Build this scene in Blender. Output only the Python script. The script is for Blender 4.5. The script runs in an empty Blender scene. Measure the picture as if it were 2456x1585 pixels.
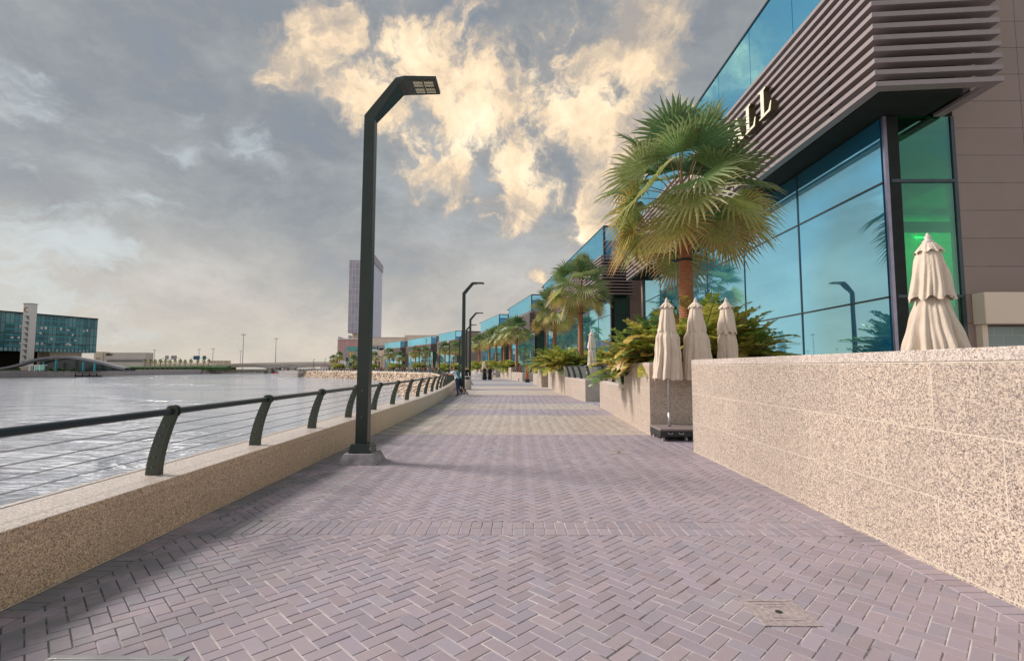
import bpy, bmesh, math, random
from mathutils import Vector, Matrix, Euler
import numpy as np
R = math.radians
scn = bpy.context.scene
COL = scn.collection
# ------------------------------------------------------------------ camera
FPX, CX, CY = 1200.0, 1228.0, 792.5
HOR, VPX = 881.0, 1240.0
PITCH = math.atan((HOR-CY)/FPX); YAW = math.atan((VPX-CX)/FPX); EYE = 1.6
cd = bpy.data.cameras.new('camera'); cam = bpy.data.objects.new('camera', cd); COL.objects.link(cam)
cd.sensor_width = 36; cd.lens = 36*FPX/2456; cd.clip_end = 6000; cd.clip_start = 0.05
cam.location = (0, 0, EYE); cam.rotation_euler = (R(90)+PITCH, 0, YAW)
scn.camera = cam
fw = Vector((-math.sin(YAW)*math.cos(PITCH), math.cos(YAW)*math.cos(PITCH), math.sin(PITCH)))
rt = Vector((math.cos(YAW), math.sin(YAW), 0)); up = rt.cross(fw)
def ray(u, v): return (fw + rt*((u-CX)/FPX) + up*((CY-v)/FPX)).normalized()
def at(u, v, Y):
    d = ray(u, v); return Vector((0, 0, EYE)) + d*(Y/d.y)
def gnd(u, v, z=0.0):
    d = ray(u, v); return Vector((0, 0, EYE)) + d*((z-EYE)/d.z)
# ------------------------------------------------------------------ view + sun
scn.view_settings.view_transform = 'Standard'; scn.view_settings.look = 'None'
scn.view_settings.exposure = 0.36; scn.view_settings.gamma = 1.0
SUN_EL, SUN_AZ = R(36), R(-74)      # azimuth measured from +Y towards +X
sdir = Vector((math.sin(SUN_AZ)*math.cos(SUN_EL), math.cos(SUN_AZ)*math.cos(SUN_EL), math.sin(SUN_EL)))
sl = bpy.data.lights.new('sun', 'SUN'); sl.energy = 3.7; sl.angle = R(15); sl.color = (1.0, 0.935, 0.885)
so = bpy.data.objects.new('sun', sl); COL.objects.link(so)
so.rotation_euler = sdir.to_track_quat('Z', 'Y').to_euler()
# ------------------------------------------------------------------ node helper
class N:
    def __init__(s, nt): s.nt = nt
    def n(s, typ, **kw):
        nd = s.nt.nodes.new(typ)
        for k, v in kw.items():
            if k == 'ins':
                for kk, vv in v.items(): s.set(nd, kk, vv)
            else: setattr(nd, k, v)
        return nd
    def set(s, nd, k, v):
        sock = nd.inputs[k]
        if isinstance(v, bpy.types.NodeSocket): s.nt.links.new(v, sock)
        else:
            if hasattr(sock.default_value, '__len__') and hasattr(v, '__len__') and len(v) == 3 and len(sock.default_value) == 4: v = (*v, 1)
            sock.default_value = v
    def math(s, op, a, b=0.0, c=None, clamp=False):
        nd = s.nt.nodes.new('ShaderNodeMath'); nd.operation = op; nd.use_clamp = clamp
        s.set(nd, 0, a); s.set(nd, 1, b)
        if c is not None: s.set(nd, 2, c)
        return nd.outputs[0]
    def mix(s, f, a, b, mode='MIX'):
        nd = s.nt.nodes.new('ShaderNodeMix'); nd.data_type = 'RGBA'; nd.blend_type = mode
        s.set(nd, 0, f)
        for i, v in ((6, a), (7, b)):
            sk = nd.inputs[i]
            if isinstance(v, bpy.types.NodeSocket): s.nt.links.new(v, sk)
            else: sk.default_value = (*v[:3], 1)
        return nd.outputs[2]
    def smooth(s, x, a, b, lo=0.0, hi=1.0):
        nd = s.nt.nodes.new('ShaderNodeMapRange'); nd.interpolation_type = 'SMOOTHSTEP'
        s.set(nd, 0, x); s.set(nd, 1, a); s.set(nd, 2, b); s.set(nd, 3, lo); s.set(nd, 4, hi)
        return nd.outputs[0]
    def noise(s, vec, scale, detail=4, rough=0.55, dist=0.0):
        nd = s.nt.nodes.new('ShaderNodeTexNoise')
        if vec is not None: s.set(nd, 'Vector', vec)
        s.set(nd, 'Scale', scale); s.set(nd, 'Detail', detail); s.set(nd, 'Roughness', rough); s.set(nd, 'Distortion', dist)
        return nd.outputs[0]
    def mapping(s, vec, scale=(1,1,1), loc=(0,0,0), rot=(0,0,0)):
        nd = s.nt.nodes.new('ShaderNodeMapping'); s.set(nd, 'Vector', vec)
        nd.inputs['Scale'].default_value = scale; nd.inputs['Location'].default_value = loc; nd.inputs['Rotation'].default_value = rot
        return nd.outputs[0]
    def ramp(s, f, stops):
        nd = s.nt.nodes.new('ShaderNodeValToRGB'); s.set(nd, 0, f)
        el = nd.color_ramp.elements
        while len(el) < len(stops): el.new(0.5)
        for e, (p, c) in zip(el, stops): e.position = p; e.color = (*c, 1)
        return nd.outputs[0]
# ------------------------------------------------------------------ world: nishita sky under a broken cloud deck
w = bpy.data.worlds.new('World'); scn.world = w; w.use_nodes = True
nt = w.node_tree; nt.nodes.clear(); H = N(nt)
sky = H.n('ShaderNodeTexSky', sky_type='NISHITA', sun_disc=False, sun_elevation=SUN_EL, sun_rotation=SUN_AZ)
skyc = H.mix(1.0, sky.outputs[0], (0.10, 0.10, 0.10), 'MULTIPLY')
tc = H.n('ShaderNodeTexCoord'); dirv = tc.outputs['Generated']
sep = H.n('ShaderNodeSeparateXYZ', ins={0: dirv})
zel = sep.outputs[2]
warp = H.n('ShaderNodeTexNoise', ins={'Vector': dirv, 'Scale': 5.0, 'Detail': 5.0, 'Roughness': 0.6})
wv = H.n('ShaderNodeVectorMath', operation='MULTIPLY_ADD', ins={0: warp.outputs['Color'], 1: (0.16, 0.16, 0.16), 2: dirv}).outputs[0]
n1 = H.noise(H.mapping(dirv, (1, 1, 2.4)), 3.2, 6, 0.58, 0.4)       # broad deck tone
n2 = H.noise(wv, 10.0, 9, 0.63)                                      # billows
n3 = H.noise(H.mapping(wv, (1, 1, 2.6)), 7.0, 8, 0.62)                # torn wisps
nd_ = H.noise(H.mapping(wv, (1, 1, 2.0)), 4.5, 8, 0.62)
n1 = H.math('ADD', H.math('MULTIPLY', n1, 0.5), H.math('MULTIPLY', nd_, 0.5))
base = H.ramp(n1, [(0.34, (0.185, 0.225, 0.28)), (0.44, (0.215, 0.232, 0.25)), (0.52, (0.265, 0.28, 0.285)), (0.60, (0.33, 0.35, 0.36)), (0.70, (0.42, 0.46, 0.48))])
# warm dusty band to the horizon
hb = H.smooth(zel, 0.0, 0.34, 1.0, 0.0)
base = H.mix(hb, base, H.ramp(n1, [(0.36, (0.39, 0.37, 0.34)), (0.62, (0.60, 0.53, 0.455))]))
def blob(u, v, rad, warmv=None):
    c = ray(u, v)
    d = H.n('ShaderNodeVectorMath', operation='DISTANCE', ins={0: wv, 1: tuple(c + Vector((0.08, 0.08, 0.08)))}).outputs['Value']
    return H.smooth(d, 0.0, rad/FPX*0.95, 1.0, 0.0)
def addall(L):
    a = L[0]
    for b in L[1:]: a = H.math('MAXIMUM', a, b)
    return a
warm = addall([blob(*b) for b in [(790, 95, 190), (735, 175, 110), (970, 120, 150), (900, 235, 150), (1130, 270, 290), (1060, 360, 200), (1280, 400, 230), (1390, 240, 250), (1530, 130, 190), (1480, 330, 230), (1430, 490, 170), (1250, 470, 150), (1300, 680, 60)]])
wm = H.math('MULTIPLY', warm, 1.25)
wm = H.math('ADD', wm, H.math('MULTIPLY', H.math('SUBTRACT', n2, 0.5), 4.0))
hole = H.smooth(warm, 0.02, 0.30)
halo = H.math('MULTIPLY', H.smooth(wm, 0.10, 0.75, 0.0, 0.7), hole)
wmask = H.math('MULTIPLY', H.smooth(wm, 0.46, 1.05), hole)
n4 = H.noise(wv, 8.5, 8, 0.62)
n5 = H.noise(dirv, 3.5, 4, 0.5)
tone = H.math('ADD', H.math('MULTIPLY', n4, 0.75), H.math('MULTIPLY', n5, 0.25))
wcol = H.ramp(tone, [(0.37, (0.36, 0.32, 0.285)), (0.44, (0.56, 0.455, 0.34)), (0.50, (0.82, 0.63, 0.42)), (0.57, (0.93, 0.74, 0.50)), (0.68, (1.0, 0.86, 0.64))])
# pale cold break low on the left and small wisps
cold = addall([blob(*b) for b in [(80, 620, 330), (230, 600, 260), (60, 200, 160), (420, 330, 120), (620, 380, 120), (20, 560, 200), (300, 760, 160)]])
cm = H.math('ADD', H.math('MULTIPLY', cold, 0.8), H.math('MULTIPLY', H.math('SUBTRACT', n3, 0.5), 2.8))
cmask = H.math('MULTIPLY', H.smooth(cm, 0.40, 1.30), 0.62)
base = H.mix(cmask, base, (0.54, 0.61, 0.62))
full = H.mix(wmask, H.mix(halo, base, (0.38, 0.345, 0.31)), wcol)
cover = H.smooth(n1, 0.1, 0.3, 0.86, 0.94)
full = H.mix(cover, skyc, full)
back = H.smooth(sep.outputs[1], 0.05, -0.5, 1.0, 1.8)      # sky behind the viewer brightened as added fill for end faces and paving
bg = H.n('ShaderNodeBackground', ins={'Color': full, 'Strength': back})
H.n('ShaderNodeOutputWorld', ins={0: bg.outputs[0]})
w.cycles.sampling_method = 'MANUAL'; w.cycles.sample_map_resolution = 1024

# ------------------------------------------------------------------ materials
MATS = {}
def mat(name, color=(0.5,0.5,0.5), rough=0.6, metal=0.0, var=0.12, vscale=3.0, bump=0.0, bscale=60.0, fn=None, spec=0.5):
    if name in MATS: return MATS[name]
    m = bpy.data.materials.new(name); m.use_nodes = True; t = m.node_tree; t.nodes.clear(); h = N(t)
    tcn = h.n('ShaderNodeTexCoord'); P = tcn.outputs['Object']
    bs = h.n('ShaderNodeBsdfPrincipled', ins={'Roughness': rough, 'Metallic': metal, 'Specular IOR Level': spec})
    out = h.n('ShaderNodeOutputMaterial', ins={0: bs.outputs[0]})
    if fn: fn(h, bs, P, out)
    else:
        nz = h.noise(P, vscale, 5, 0.6)
        lo = tuple(c*(1-var) for c in color); hi = tuple(min(1, c*(1+var)) for c in color)
        h.set(bs, 'Base Color', h.ramp(nz, [(0.35, lo), (0.65, hi)]))
    if bump:
        b = h.n('ShaderNodeBump', ins={'Strength': bump, 'Distance': 0.01, 'Height': h.noise(P, bscale, 4, 0.6)})
        h.set(bs, 'Normal', b.outputs[0])
    MATS[name] = m; return m
def granite(c1, c2, c3, joints=True, grain=1.0, bw=1.15, bh=0.54, off=-0.02):
    def f(h, bs, P, out):
        v = h.n('ShaderNodeTexVoronoi', ins={'Vector': P, 'Scale': 95*grain, 'Randomness': 1.0})
        cell = h.n('ShaderNodeSeparateColor', ins={0: v.outputs['Color']}).outputs[0]
        nz = h.noise(P, 26*grain, 5, 0.7)
        f1 = h.math('ADD', h.math('MULTIPLY', cell, 0.66), h.math('MULTIPLY', nz, 0.48))
        v3 = h.n('ShaderNodeTexVoronoi', ins={'Vector': P, 'Scale': 150*grain}); ct = h.n('ShaderNodeSeparateColor', ins={0: v3.outputs['Color']}).outputs
        col = h.ramp(f1, [(0.24, c3), (0.40, c2), (0.53, c1), (0.66, tuple(min(1, c*1.15) for c in c1)), (0.84, tuple(c*0.55 for c in c1))])
        col = h.mix(h.math('MULTIPLY', h.math('GREATER_THAN', ct[0], 0.72), 0.35), col, tuple(min(1, c*1.25) for c in c1))
        col = h.mix(h.math('MULTIPLY', h.math('LESS_THAN', ct[1], 0.30), 0.45), col, (c1[0]*0.62, c1[1]*0.52, c1[2]*0.44))
        v2 = h.n('ShaderNodeTexVoronoi', ins={'Vector': P, 'Scale': 42*grain})
        fl = h.smooth(v2.outputs['Distance'], 0.16, 0.24, 0.75, 0.0)
        c2s = h.n('ShaderNodeSeparateColor', ins={0: v2.outputs['Color']}).outputs[1]
        fl = h.math('MULTIPLY', fl, h.math('GREATER_THAN', c2s, 0.62))
        col = h.mix(fl, col, c3)
        big = h.noise(P, 1.1, 4, 0.6)
        col = h.mix(h.smooth(big, 0.35, 0.7, 0.0, 0.30), col, tuple(c*0.62 for c in c1), 'MIX')
        if joints:
            s = h.n('ShaderNodeSeparateXYZ', ins={0: P})
            uu = h.math('ADD', s.outputs[0], s.outputs[1])
            cmb = h.n('ShaderNodeCombineXYZ', ins={0: uu, 1: h.math('ADD', s.outputs[2], off)})
            br = h.n('ShaderNodeTexBrick', ins={'Vector': cmb.outputs[0], 'Scale': 1.0, 'Mortar Size': 0.0035, 'Mortar Smooth': 0.2, 'Brick Width': bw, 'Row Height': bh, 'Color1': (0.95, 0.94, 0.94), 'Color2': (1.05, 1.04, 1.03)})
            col = h.mix(1.0, col, br.outputs['Color'], 'MULTIPLY') if False else h.mix(1.0, col, br.outputs['Color'], 'MULTIPLY')
            col = h.mix(br.outputs['Fac'], col, (0.68, 0.59, 0.48))
            drip = h.math('MULTIPLY', h.smooth(h.noise(h.mapping(P, (1, 1, 0.12)), 3.0, 5, 0.65), 0.55, 0.75), h.smooth(s.outputs[2], 0.0, 0.5, 1.0, 0.35))
            col = h.mix(h.math('MULTIPLY', drip, 0.35), col, tuple(c*0.45 for c in c1))
        h.set(bs, 'Base Color', col)
        b = h.n('ShaderNodeBump', ins={'Strength': 0.25, 'Distance': 0.004, 'Height': f1})
        h.set(bs, 'Normal', b.outputs[0])
    return f
M_gran = mat('granite_panels', rough=0.42, fn=granite((0.63, 0.52, 0.42), (0.25, 0.20, 0.195), (0.06, 0.05, 0.05), grain=1.05))
M_gtop = mat('granite_coping', rough=0.32, fn=granite((0.70, 0.60, 0.52), (0.46, 0.38, 0.35), (0.16, 0.12, 0.11), joints=False))
M_gleft = mat('granite_parapet_stone', rough=0.45, fn=granite((0.76, 0.57, 0.38), (0.46, 0.34, 0.23), (0.10, 0.07, 0.055), grain=1.15, bw=1.6, bh=0.43, off=0.0))
def f_brick(h, bs, P, out):
    a = h.n('ShaderNodeAttribute', attribute_name='tone')
    nz = h.noise(P, 260, 3, 0.7); n2_ = h.noise(P, 0.9, 5, 0.6); n3_ = h.noise(P, 9, 4, 0.6)
    c = h.mix(h.smooth(nz, 0.25, 0.75, 0.0, 1.0), h.mix(1.0, a.outputs['Color'], (0.78, 0.78, 0.78), 'MULTIPLY'), h.mix(1.0, a.outputs['Color'], (1.22, 1.2, 1.2), 'MULTIPLY'))
    c = h.mix(h.smooth(n2_, 0.5, 0.78, 0.0, 0.35), c, (0.36, 0.31, 0.29))
    c = h.mix(h.smooth(n2_, 0.42, 0.25, 0.0, 0.35), c, (0.16, 0.145, 0.16))
    c = h.mix(h.smooth(n3_, 0.6, 0.8, 0.0, 0.25), c, (0.42, 0.38, 0.36))
    gv = h.n('ShaderNodeTexVoronoi', ins={'Vector': P, 'Scale': 1.7})
    gd = h.math('ADD', gv.outputs['Distance'], h.math('MULTIPLY', h.noise(P, 30, 3), 0.03))
    c = h.mix(h.smooth(gd, 0.042, 0.050, 0.85, 0.0), c, (0.045, 0.04, 0.04))                    # gum and oil spots
    sx_ = h.n('ShaderNodeSeparateXYZ', ins={0: P}).outputs[0]
    dampm = h.math('MULTIPLY', h.smooth(sx_, -1.6, -3.3), h.smooth(h.noise(P, 1.6, 5, 0.65), 0.40, 0.58))
    c = h.mix(h.math('MULTIPLY', dampm, 0.55), c, (0.085, 0.115, 0.105))                         # algae-green damp by the kerb
    st = h.noise(h.mapping(P, (1.0, 0.6, 1)), 0.55, 6, 0.7)
    c = h.mix(h.smooth(st, 0.52, 0.64, 0.0, 0.30), c, (0.17, 0.14, 0.15))
    h.set(bs, 'Base Color', c)
    h.set(bs, 'Roughness', h.smooth(n2_, 0.3, 0.7, 0.55, 0.8))
    b = h.n('ShaderNodeBump', ins={'Strength': 0.5, 'Distance': 0.006, 'Height': nz}); h.set(bs, 'Normal', b.outputs[0])
M_brick = mat('paver_bricks', rough=0.7, fn=f_brick)
def f_sand(h, bs, P, out):
    n = h.noise(P, 2.2, 5, 0.65)
    sx_ = h.n('ShaderNodeSeparateXYZ', ins={0: P}).outputs[0]
    n = h.math('SUBTRACT', n, h.smooth(sx_, -1.7, -2.9, 0.0, 0.22))
    h.set(bs, 'Base Color', h.ramp(n, [(0.36, (0.06, 0.065, 0.055)), (0.50, (0.42, 0.37, 0.35)), (0.7, (0.62, 0.56, 0.52))]))
M_sand = mat('joint_sand', rough=0.95, fn=f_sand)
BANDS = [(12.1, 17.2), (19.6, 22.3), (29.0, 35.5), (37.8, 43.0), (52, 55), (70, 80), (92, 100), (118, 140)]
def is_tan(y): return any(a <= y < b for a, b in BANDS)
def f_farpave(h, bs, P, out):
    s = h.n('ShaderNodeSeparateXYZ', ins={0: P}); y = s.outputs[1]
    acc = None
    for a, b in BANDS:
        k = h.math('MULTIPLY', h.math('GREATER_THAN', y, a), h.math('LESS_THAN', y, b))
        acc = k if acc is None else h.math('ADD', acc, k)
    g = h.ramp(h.noise(P, 4, 6, 0.7), [(0.35, (0.22, 0.20, 0.225)), (0.65, (0.31, 0.285, 0.31))])
    t = h.ramp(h.noise(P, 4, 6, 0.7), [(0.35, (0.38, 0.32, 0.28)), (0.65, (0.47, 0.40, 0.35))])
    h.set(bs, 'Base Color', h.mix(acc, g, t))
M_far = mat('far_paving', rough=0.8, fn=f_farpave)
def f_water(h, bs, P, out):
    h.set(bs, 'Base Color', h.ramp(h.noise(P, 0.02, 4, 0.6), [(0.35, (0.42, 0.45, 0.50)), (0.65, (0.54, 0.55, 0.60))]))
    h.set(bs, 'IOR', 1.6)
    s = h.n('ShaderNodeSeparateXYZ', ins={0: P})
    w1 = h.noise(h.mapping(P, (0.5, 1.3, 1), rot=(0, 0, R(-24))), 1.1, 4, 0.6, 0.7)
    w2 = h.noise(h.mapping(P, (0.6, 1.6, 1), rot=(0, 0, R(-24))), 3.6, 4, 0.6, 0.6)
    gust = h.noise(h.mapping(P, (0.5, 1.5, 1), rot=(0, 0, R(-24))), 0.028, 3, 0.5)
    lft = h.smooth(h.math('ADD', s.outputs[0], h.math('MULTIPLY', s.outputs[1], 0.92)), -25, 25, 1.0, 0.0)
    amp = h.math('MAXIMUM', h.smooth(gust, 0.42, 0.62, 0.04, 0.45), lft)
    w3 = h.noise(h.mapping(P, (0.35, 1.5, 1), rot=(0, 0, R(-14))), 0.20, 5, 0.62, 0.8)
    hh = h.math('ADD', h.math('MULTIPLY', w1, 0.30), h.math('MULTIPLY', w2, 0.10))
    hh = h.math('ADD', hh, h.math('MULTIPLY', w3, 1.9))
    b = h.n('ShaderNodeBump', ins={'Strength': 1.0, 'Distance': h.math('MULTIPLY', amp, 3.2), 'Height': hh}); h.set(bs, 'Normal', b.outputs[0])
M_water = mat('harbour_water', rough=0.08, fn=f_water)
M_dark = mat('dark_green_paint', (0.022, 0.032, 0.026), 0.38, 0.2, bump=0.05, bscale=200)
M_post = mat('olive_post_paint', (0.045, 0.058, 0.040), 0.5, 0.1, var=0.2, bump=0.1, bscale=150)
M_rail = mat('rail_tube_paint', (0.022, 0.035, 0.042), 0.28, 0.4)
M_steel = mat('steel_cable', (0.30, 0.31, 0.33), 0.35, 0.9)
M_conc = mat('concrete', (0.38, 0.35, 0.36), 0.8, bump=0.2, bscale=80, var=0.2)
M_led = mat('led_lens', (0.42, 0.38, 0.22), 0.25, 0.5, vscale=60, var=0.5)
def f_canvas(h, bs, P, out):
    q = h.mapping(P, (1, 1, 0.22)); n = h.noise(q, 26, 4, 0.6, 1.0); k = h.noise(P, 9, 3, 0.6, 2.0)
    h.set(bs, 'Base Color', h.mix(h.smooth(h.noise(P, 2.6, 5, 0.7), 0.45, 0.75, 0.0, 0.5), (0.66, 0.54, 0.43), (0.50, 0.40, 0.31)))
    b = h.n('ShaderNodeBump', ins={'Strength': 0.8, 'Distance': 0.010, 'Height': h.math('ADD', n, h.math('MULTIPLY', k, 0.4))}); h.set(bs, 'Normal', b.outputs[0])
M_canvas = mat('umbrella_canvas', rough=0.9, fn=f_canvas)
M_finial = mat('cream_finial', (0.6, 0.52, 0.47), 0.5)
M_alu = mat('aluminium_pole', (0.55, 0.53, 0.52), 0.35, 0.8)
M_blk = mat('black_rubber', (0.02, 0.022, 0.02), 0.6)
M_slab = mat('trolley_slab', (0.22, 0.17, 0.16), 0.7)
M_louv = mat('louvre_metal', (0.275, 0.225, 0.22), 0.42, 0.0, var=0.05)
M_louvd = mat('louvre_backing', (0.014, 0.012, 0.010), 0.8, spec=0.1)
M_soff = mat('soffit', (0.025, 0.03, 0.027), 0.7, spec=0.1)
M_mull = mat('mullion_metal', (0.05, 0.065, 0.075), 0.4, 0.4)
M_mullv = mat('corner_trim_metal', (0.30, 0.28, 0.36), 0.35, 0.5)
def f_stone(h, bs, P, out):
    s = h.n('ShaderNodeSeparateXYZ', ins={0: P})
    cmb = h.n('ShaderNodeCombineXYZ', ins={0: h.math('ADD', s.outputs[0], s.outputs[1]), 1: s.outputs[2]})
    br = h.n('ShaderNodeTexBrick', offset=0.0, ins={'Vector': cmb.outputs[0], 'Scale': 1.0, 'Mortar Size': 0.006, 'Mortar Smooth': 0.0, 'Brick Width': 3.2, 'Row Height': 0.647, 'Color1': (0.255, 0.185, 0.155), 'Color2': (0.235, 0.175, 0.15), 'Mortar': (0.03, 0.025, 0.022)})
    c = h.mix(h.smooth(h.noise(P, 1.3, 5, 0.6), 0.35, 0.7, 0.0, 0.25), br.outputs['Color'], (0.30, 0.23, 0.20))
    h.set(bs, 'Base Color', c)
M_stone = mat('brown_cladding', rough=0.6, fn=f_stone)
def glassfn(body, tint, fmin, pane=3.6):
    def f(h, bs, P, out):
        h.set(bs, 'Base Color', body); h.set(bs, 'Roughness', 0.25)
        gl = h.n('ShaderNodeBsdfGlossy', ins={'Color': tint, 'Roughness': 0.015})
        b = h.n('ShaderNodeBump', ins={'Strength': 0.08, 'Distance': 0.02, 'Height': h.noise(P, 0.7, 2, 0.5)})
        h.set(gl, 'Normal', b.outputs[0])
        lw = h.n('ShaderNodeLayerWeight', ins={'Blend': 0.5})
        fac = h.smooth(lw.outputs['Facing'], 0.0, 0.75, fmin, 0.92)
        mx = h.n('ShaderNodeMixShader', ins={0: fac, 1: bs.outputs[0], 2: gl.outputs[0]})
        h.set(out, 0, mx.outputs[0])
    return f
M_glass = mat('blue_green_glass', fn=glassfn((0.02, 0.36, 0.72), (0.50, 0.92, 1.0), 0.36))
M_gtopg = mat('blue_parapet_glass', fn=glassfn((0.01, 0.34, 0.66), (0.38, 0.84, 1.0), 0.32))
M_glassd = mat('deep_green_glass', fn=glassfn((0.006, 0.05, 0.04), (0.25, 0.65, 0.55), 0.12))
def f_pane(h, bs, P, out):
    tr = h.n('ShaderNodeBsdfTransparent', ins={'Color': (0.01, 0.70, 0.28)})
    gl = h.n('ShaderNodeBsdfGlossy', ins={'Color': (0.5, 0.9, 0.8), 'Roughness': 0.01})
    lw = h.n('ShaderNodeLayerWeight', ins={'Blend': 0.5})
    fac = h.smooth(lw.outputs['Facing'], 0.0, 1.0, 0.05, 0.75)
    mx = h.n('ShaderNodeMixShader', ins={0: fac, 1: tr.outputs[0], 2: gl.outputs[0]}); h.set(out, 0, mx.outputs[0])
M_pane = mat('green_clear_pane', fn=f_pane)
def emis(name, c, s):
    def f(h, bs, P, out):
        h.set(bs, 'Base Color', c); h.set(bs, 'Emission Color', c); h.set(bs, 'Emission Strength', s)
    return mat(name, fn=f)
M_strip = emis('ceiling_strip_light', (1.0, 0.9, 0.7), 4.0)
M_sign = mat('cream_sign_face', (0.80, 0.74, 0.56), 0.5)
M_signe = mat('sign_edge', (0.10, 0.07, 0.03), 0.5)
M_white = mat('white_paint', (0.75, 0.74, 0.72), 0.5)
M_red = mat('red_sign', (0.65, 0.05, 0.05), 0.5)
M_cream = mat('cream_wall', (0.68, 0.55, 0.43), 0.85, var=0.08, vscale=0.2)
M_greyw = mat('grey_wall', (0.34, 0.31, 0.33), 0.8, var=0.08, vscale=0.3)
def f_trunk(h, bs, P, out):
    s = h.n('ShaderNodeSeparateXYZ', ins={0: P})
    wv_ = h.n('ShaderNodeTexWave', wave_type='BANDS', bands_direction='Z', ins={'Vector': P, 'Scale': 7.0, 'Distortion': 2.5, 'Detail': 3.0, 'Detail Scale': 3.0})
    c = h.ramp(wv_.outputs[0], [(0.1, (0.24, 0.075, 0.03)), (0.5, (0.46, 0.155, 0.065)), (0.9, (0.55, 0.24, 0.12))])
    c = h.mix(h.smooth(h.noise(P, 3, 4), 0.45, 0.75, 0.0, 0.5), c, (0.36, 0.24, 0.17))
    h.set(bs, 'Base Color', c)
    b = h.n('ShaderNodeBump', ins={'Strength': 0.8, 'Distance': 0.02, 'Height': wv_.outputs[0]}); h.set(bs, 'Normal', b.outputs[0])
M_trunk = mat('palm_bark', rough=0.85, fn=f_trunk)
def f_leafattr(h, bs, P, out):
    a = h.n('ShaderNodeAttribute', attribute_name='tone')
    nz = h.noise(P, 14, 3, 0.6)
    c = h.mix(h.smooth(nz, 0.3, 0.7), h.mix(1.0, a.outputs['Color'], (0.75, 0.75, 0.75), 'MULTIPLY'), h.mix(1.0, a.outputs['Color'], (1.2, 1.2, 1.2), 'MULTIPLY'))
    h.set(bs, 'Base Color', c); h.set(bs, 'Roughness', 0.42)
    tl = h.n('ShaderNodeBsdfTranslucent', ins={'Color': c})
    mx = h.n('ShaderNodeMixShader', ins={0: 0.38, 1: bs.outputs[0], 2: tl.outputs[0]}); h.set(out, 0, mx.outputs[0])
M_leaf = mat('leaf', fn=f_leafattr)
M_petiole = mat('leaf_stalk', (0.22, 0.14, 0.05), 0.6)
M_soil = mat('planting_soil', (0.08, 0.055, 0.04), 0.95)
M_orange = mat('orange_timber', (0.55, 0.13, 0.03), 0.5)
def f_rock(h, bs, P, out):
    v = h.n('ShaderNodeTexVoronoi', ins={'Vector': P, 'Scale': 2.4})
    cc = h.n('ShaderNodeSeparateColor', ins={0: v.outputs['Color']}).outputs[0]
    c = h.ramp(cc, [(0.0, (0.42, 0.30, 0.22)), (0.4, (0.60, 0.45, 0.33)), (1.0, (0.76, 0.60, 0.45))])
    c = h.mix(h.smooth(v.outputs['Distance'], 0.52, 0.80), c, (0.12, 0.08, 0.06))
    h.set(bs, 'Base Color', c)
    b = h.n('ShaderNodeBump', ins={'Strength': 0.9, 'Distance': 0.3, 'Height': h.math('SUBTRACT', 1.0, v.outputs['Distance'])}); h.set(bs, 'Normal', b.outputs[0])
M_rock = mat('revetment_rock', rough=0.9, fn=f_rock)
M_grass = mat('grass', (0.035, 0.085, 0.02), 0.9, var=0.4, vscale=0.5)
M_skin = mat('skin', (0.42, 0.22, 0.14), 0.55); M_hair = mat('black_hair', (0.012, 0.010, 0.010), 0.5)
M_shoe = mat('dark_shoes', (0.02, 0.02, 0.025), 0.5)
def cloth(n, c): return mat('cloth_'+n, c, 0.9, bump=0.2, bscale=120)

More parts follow.
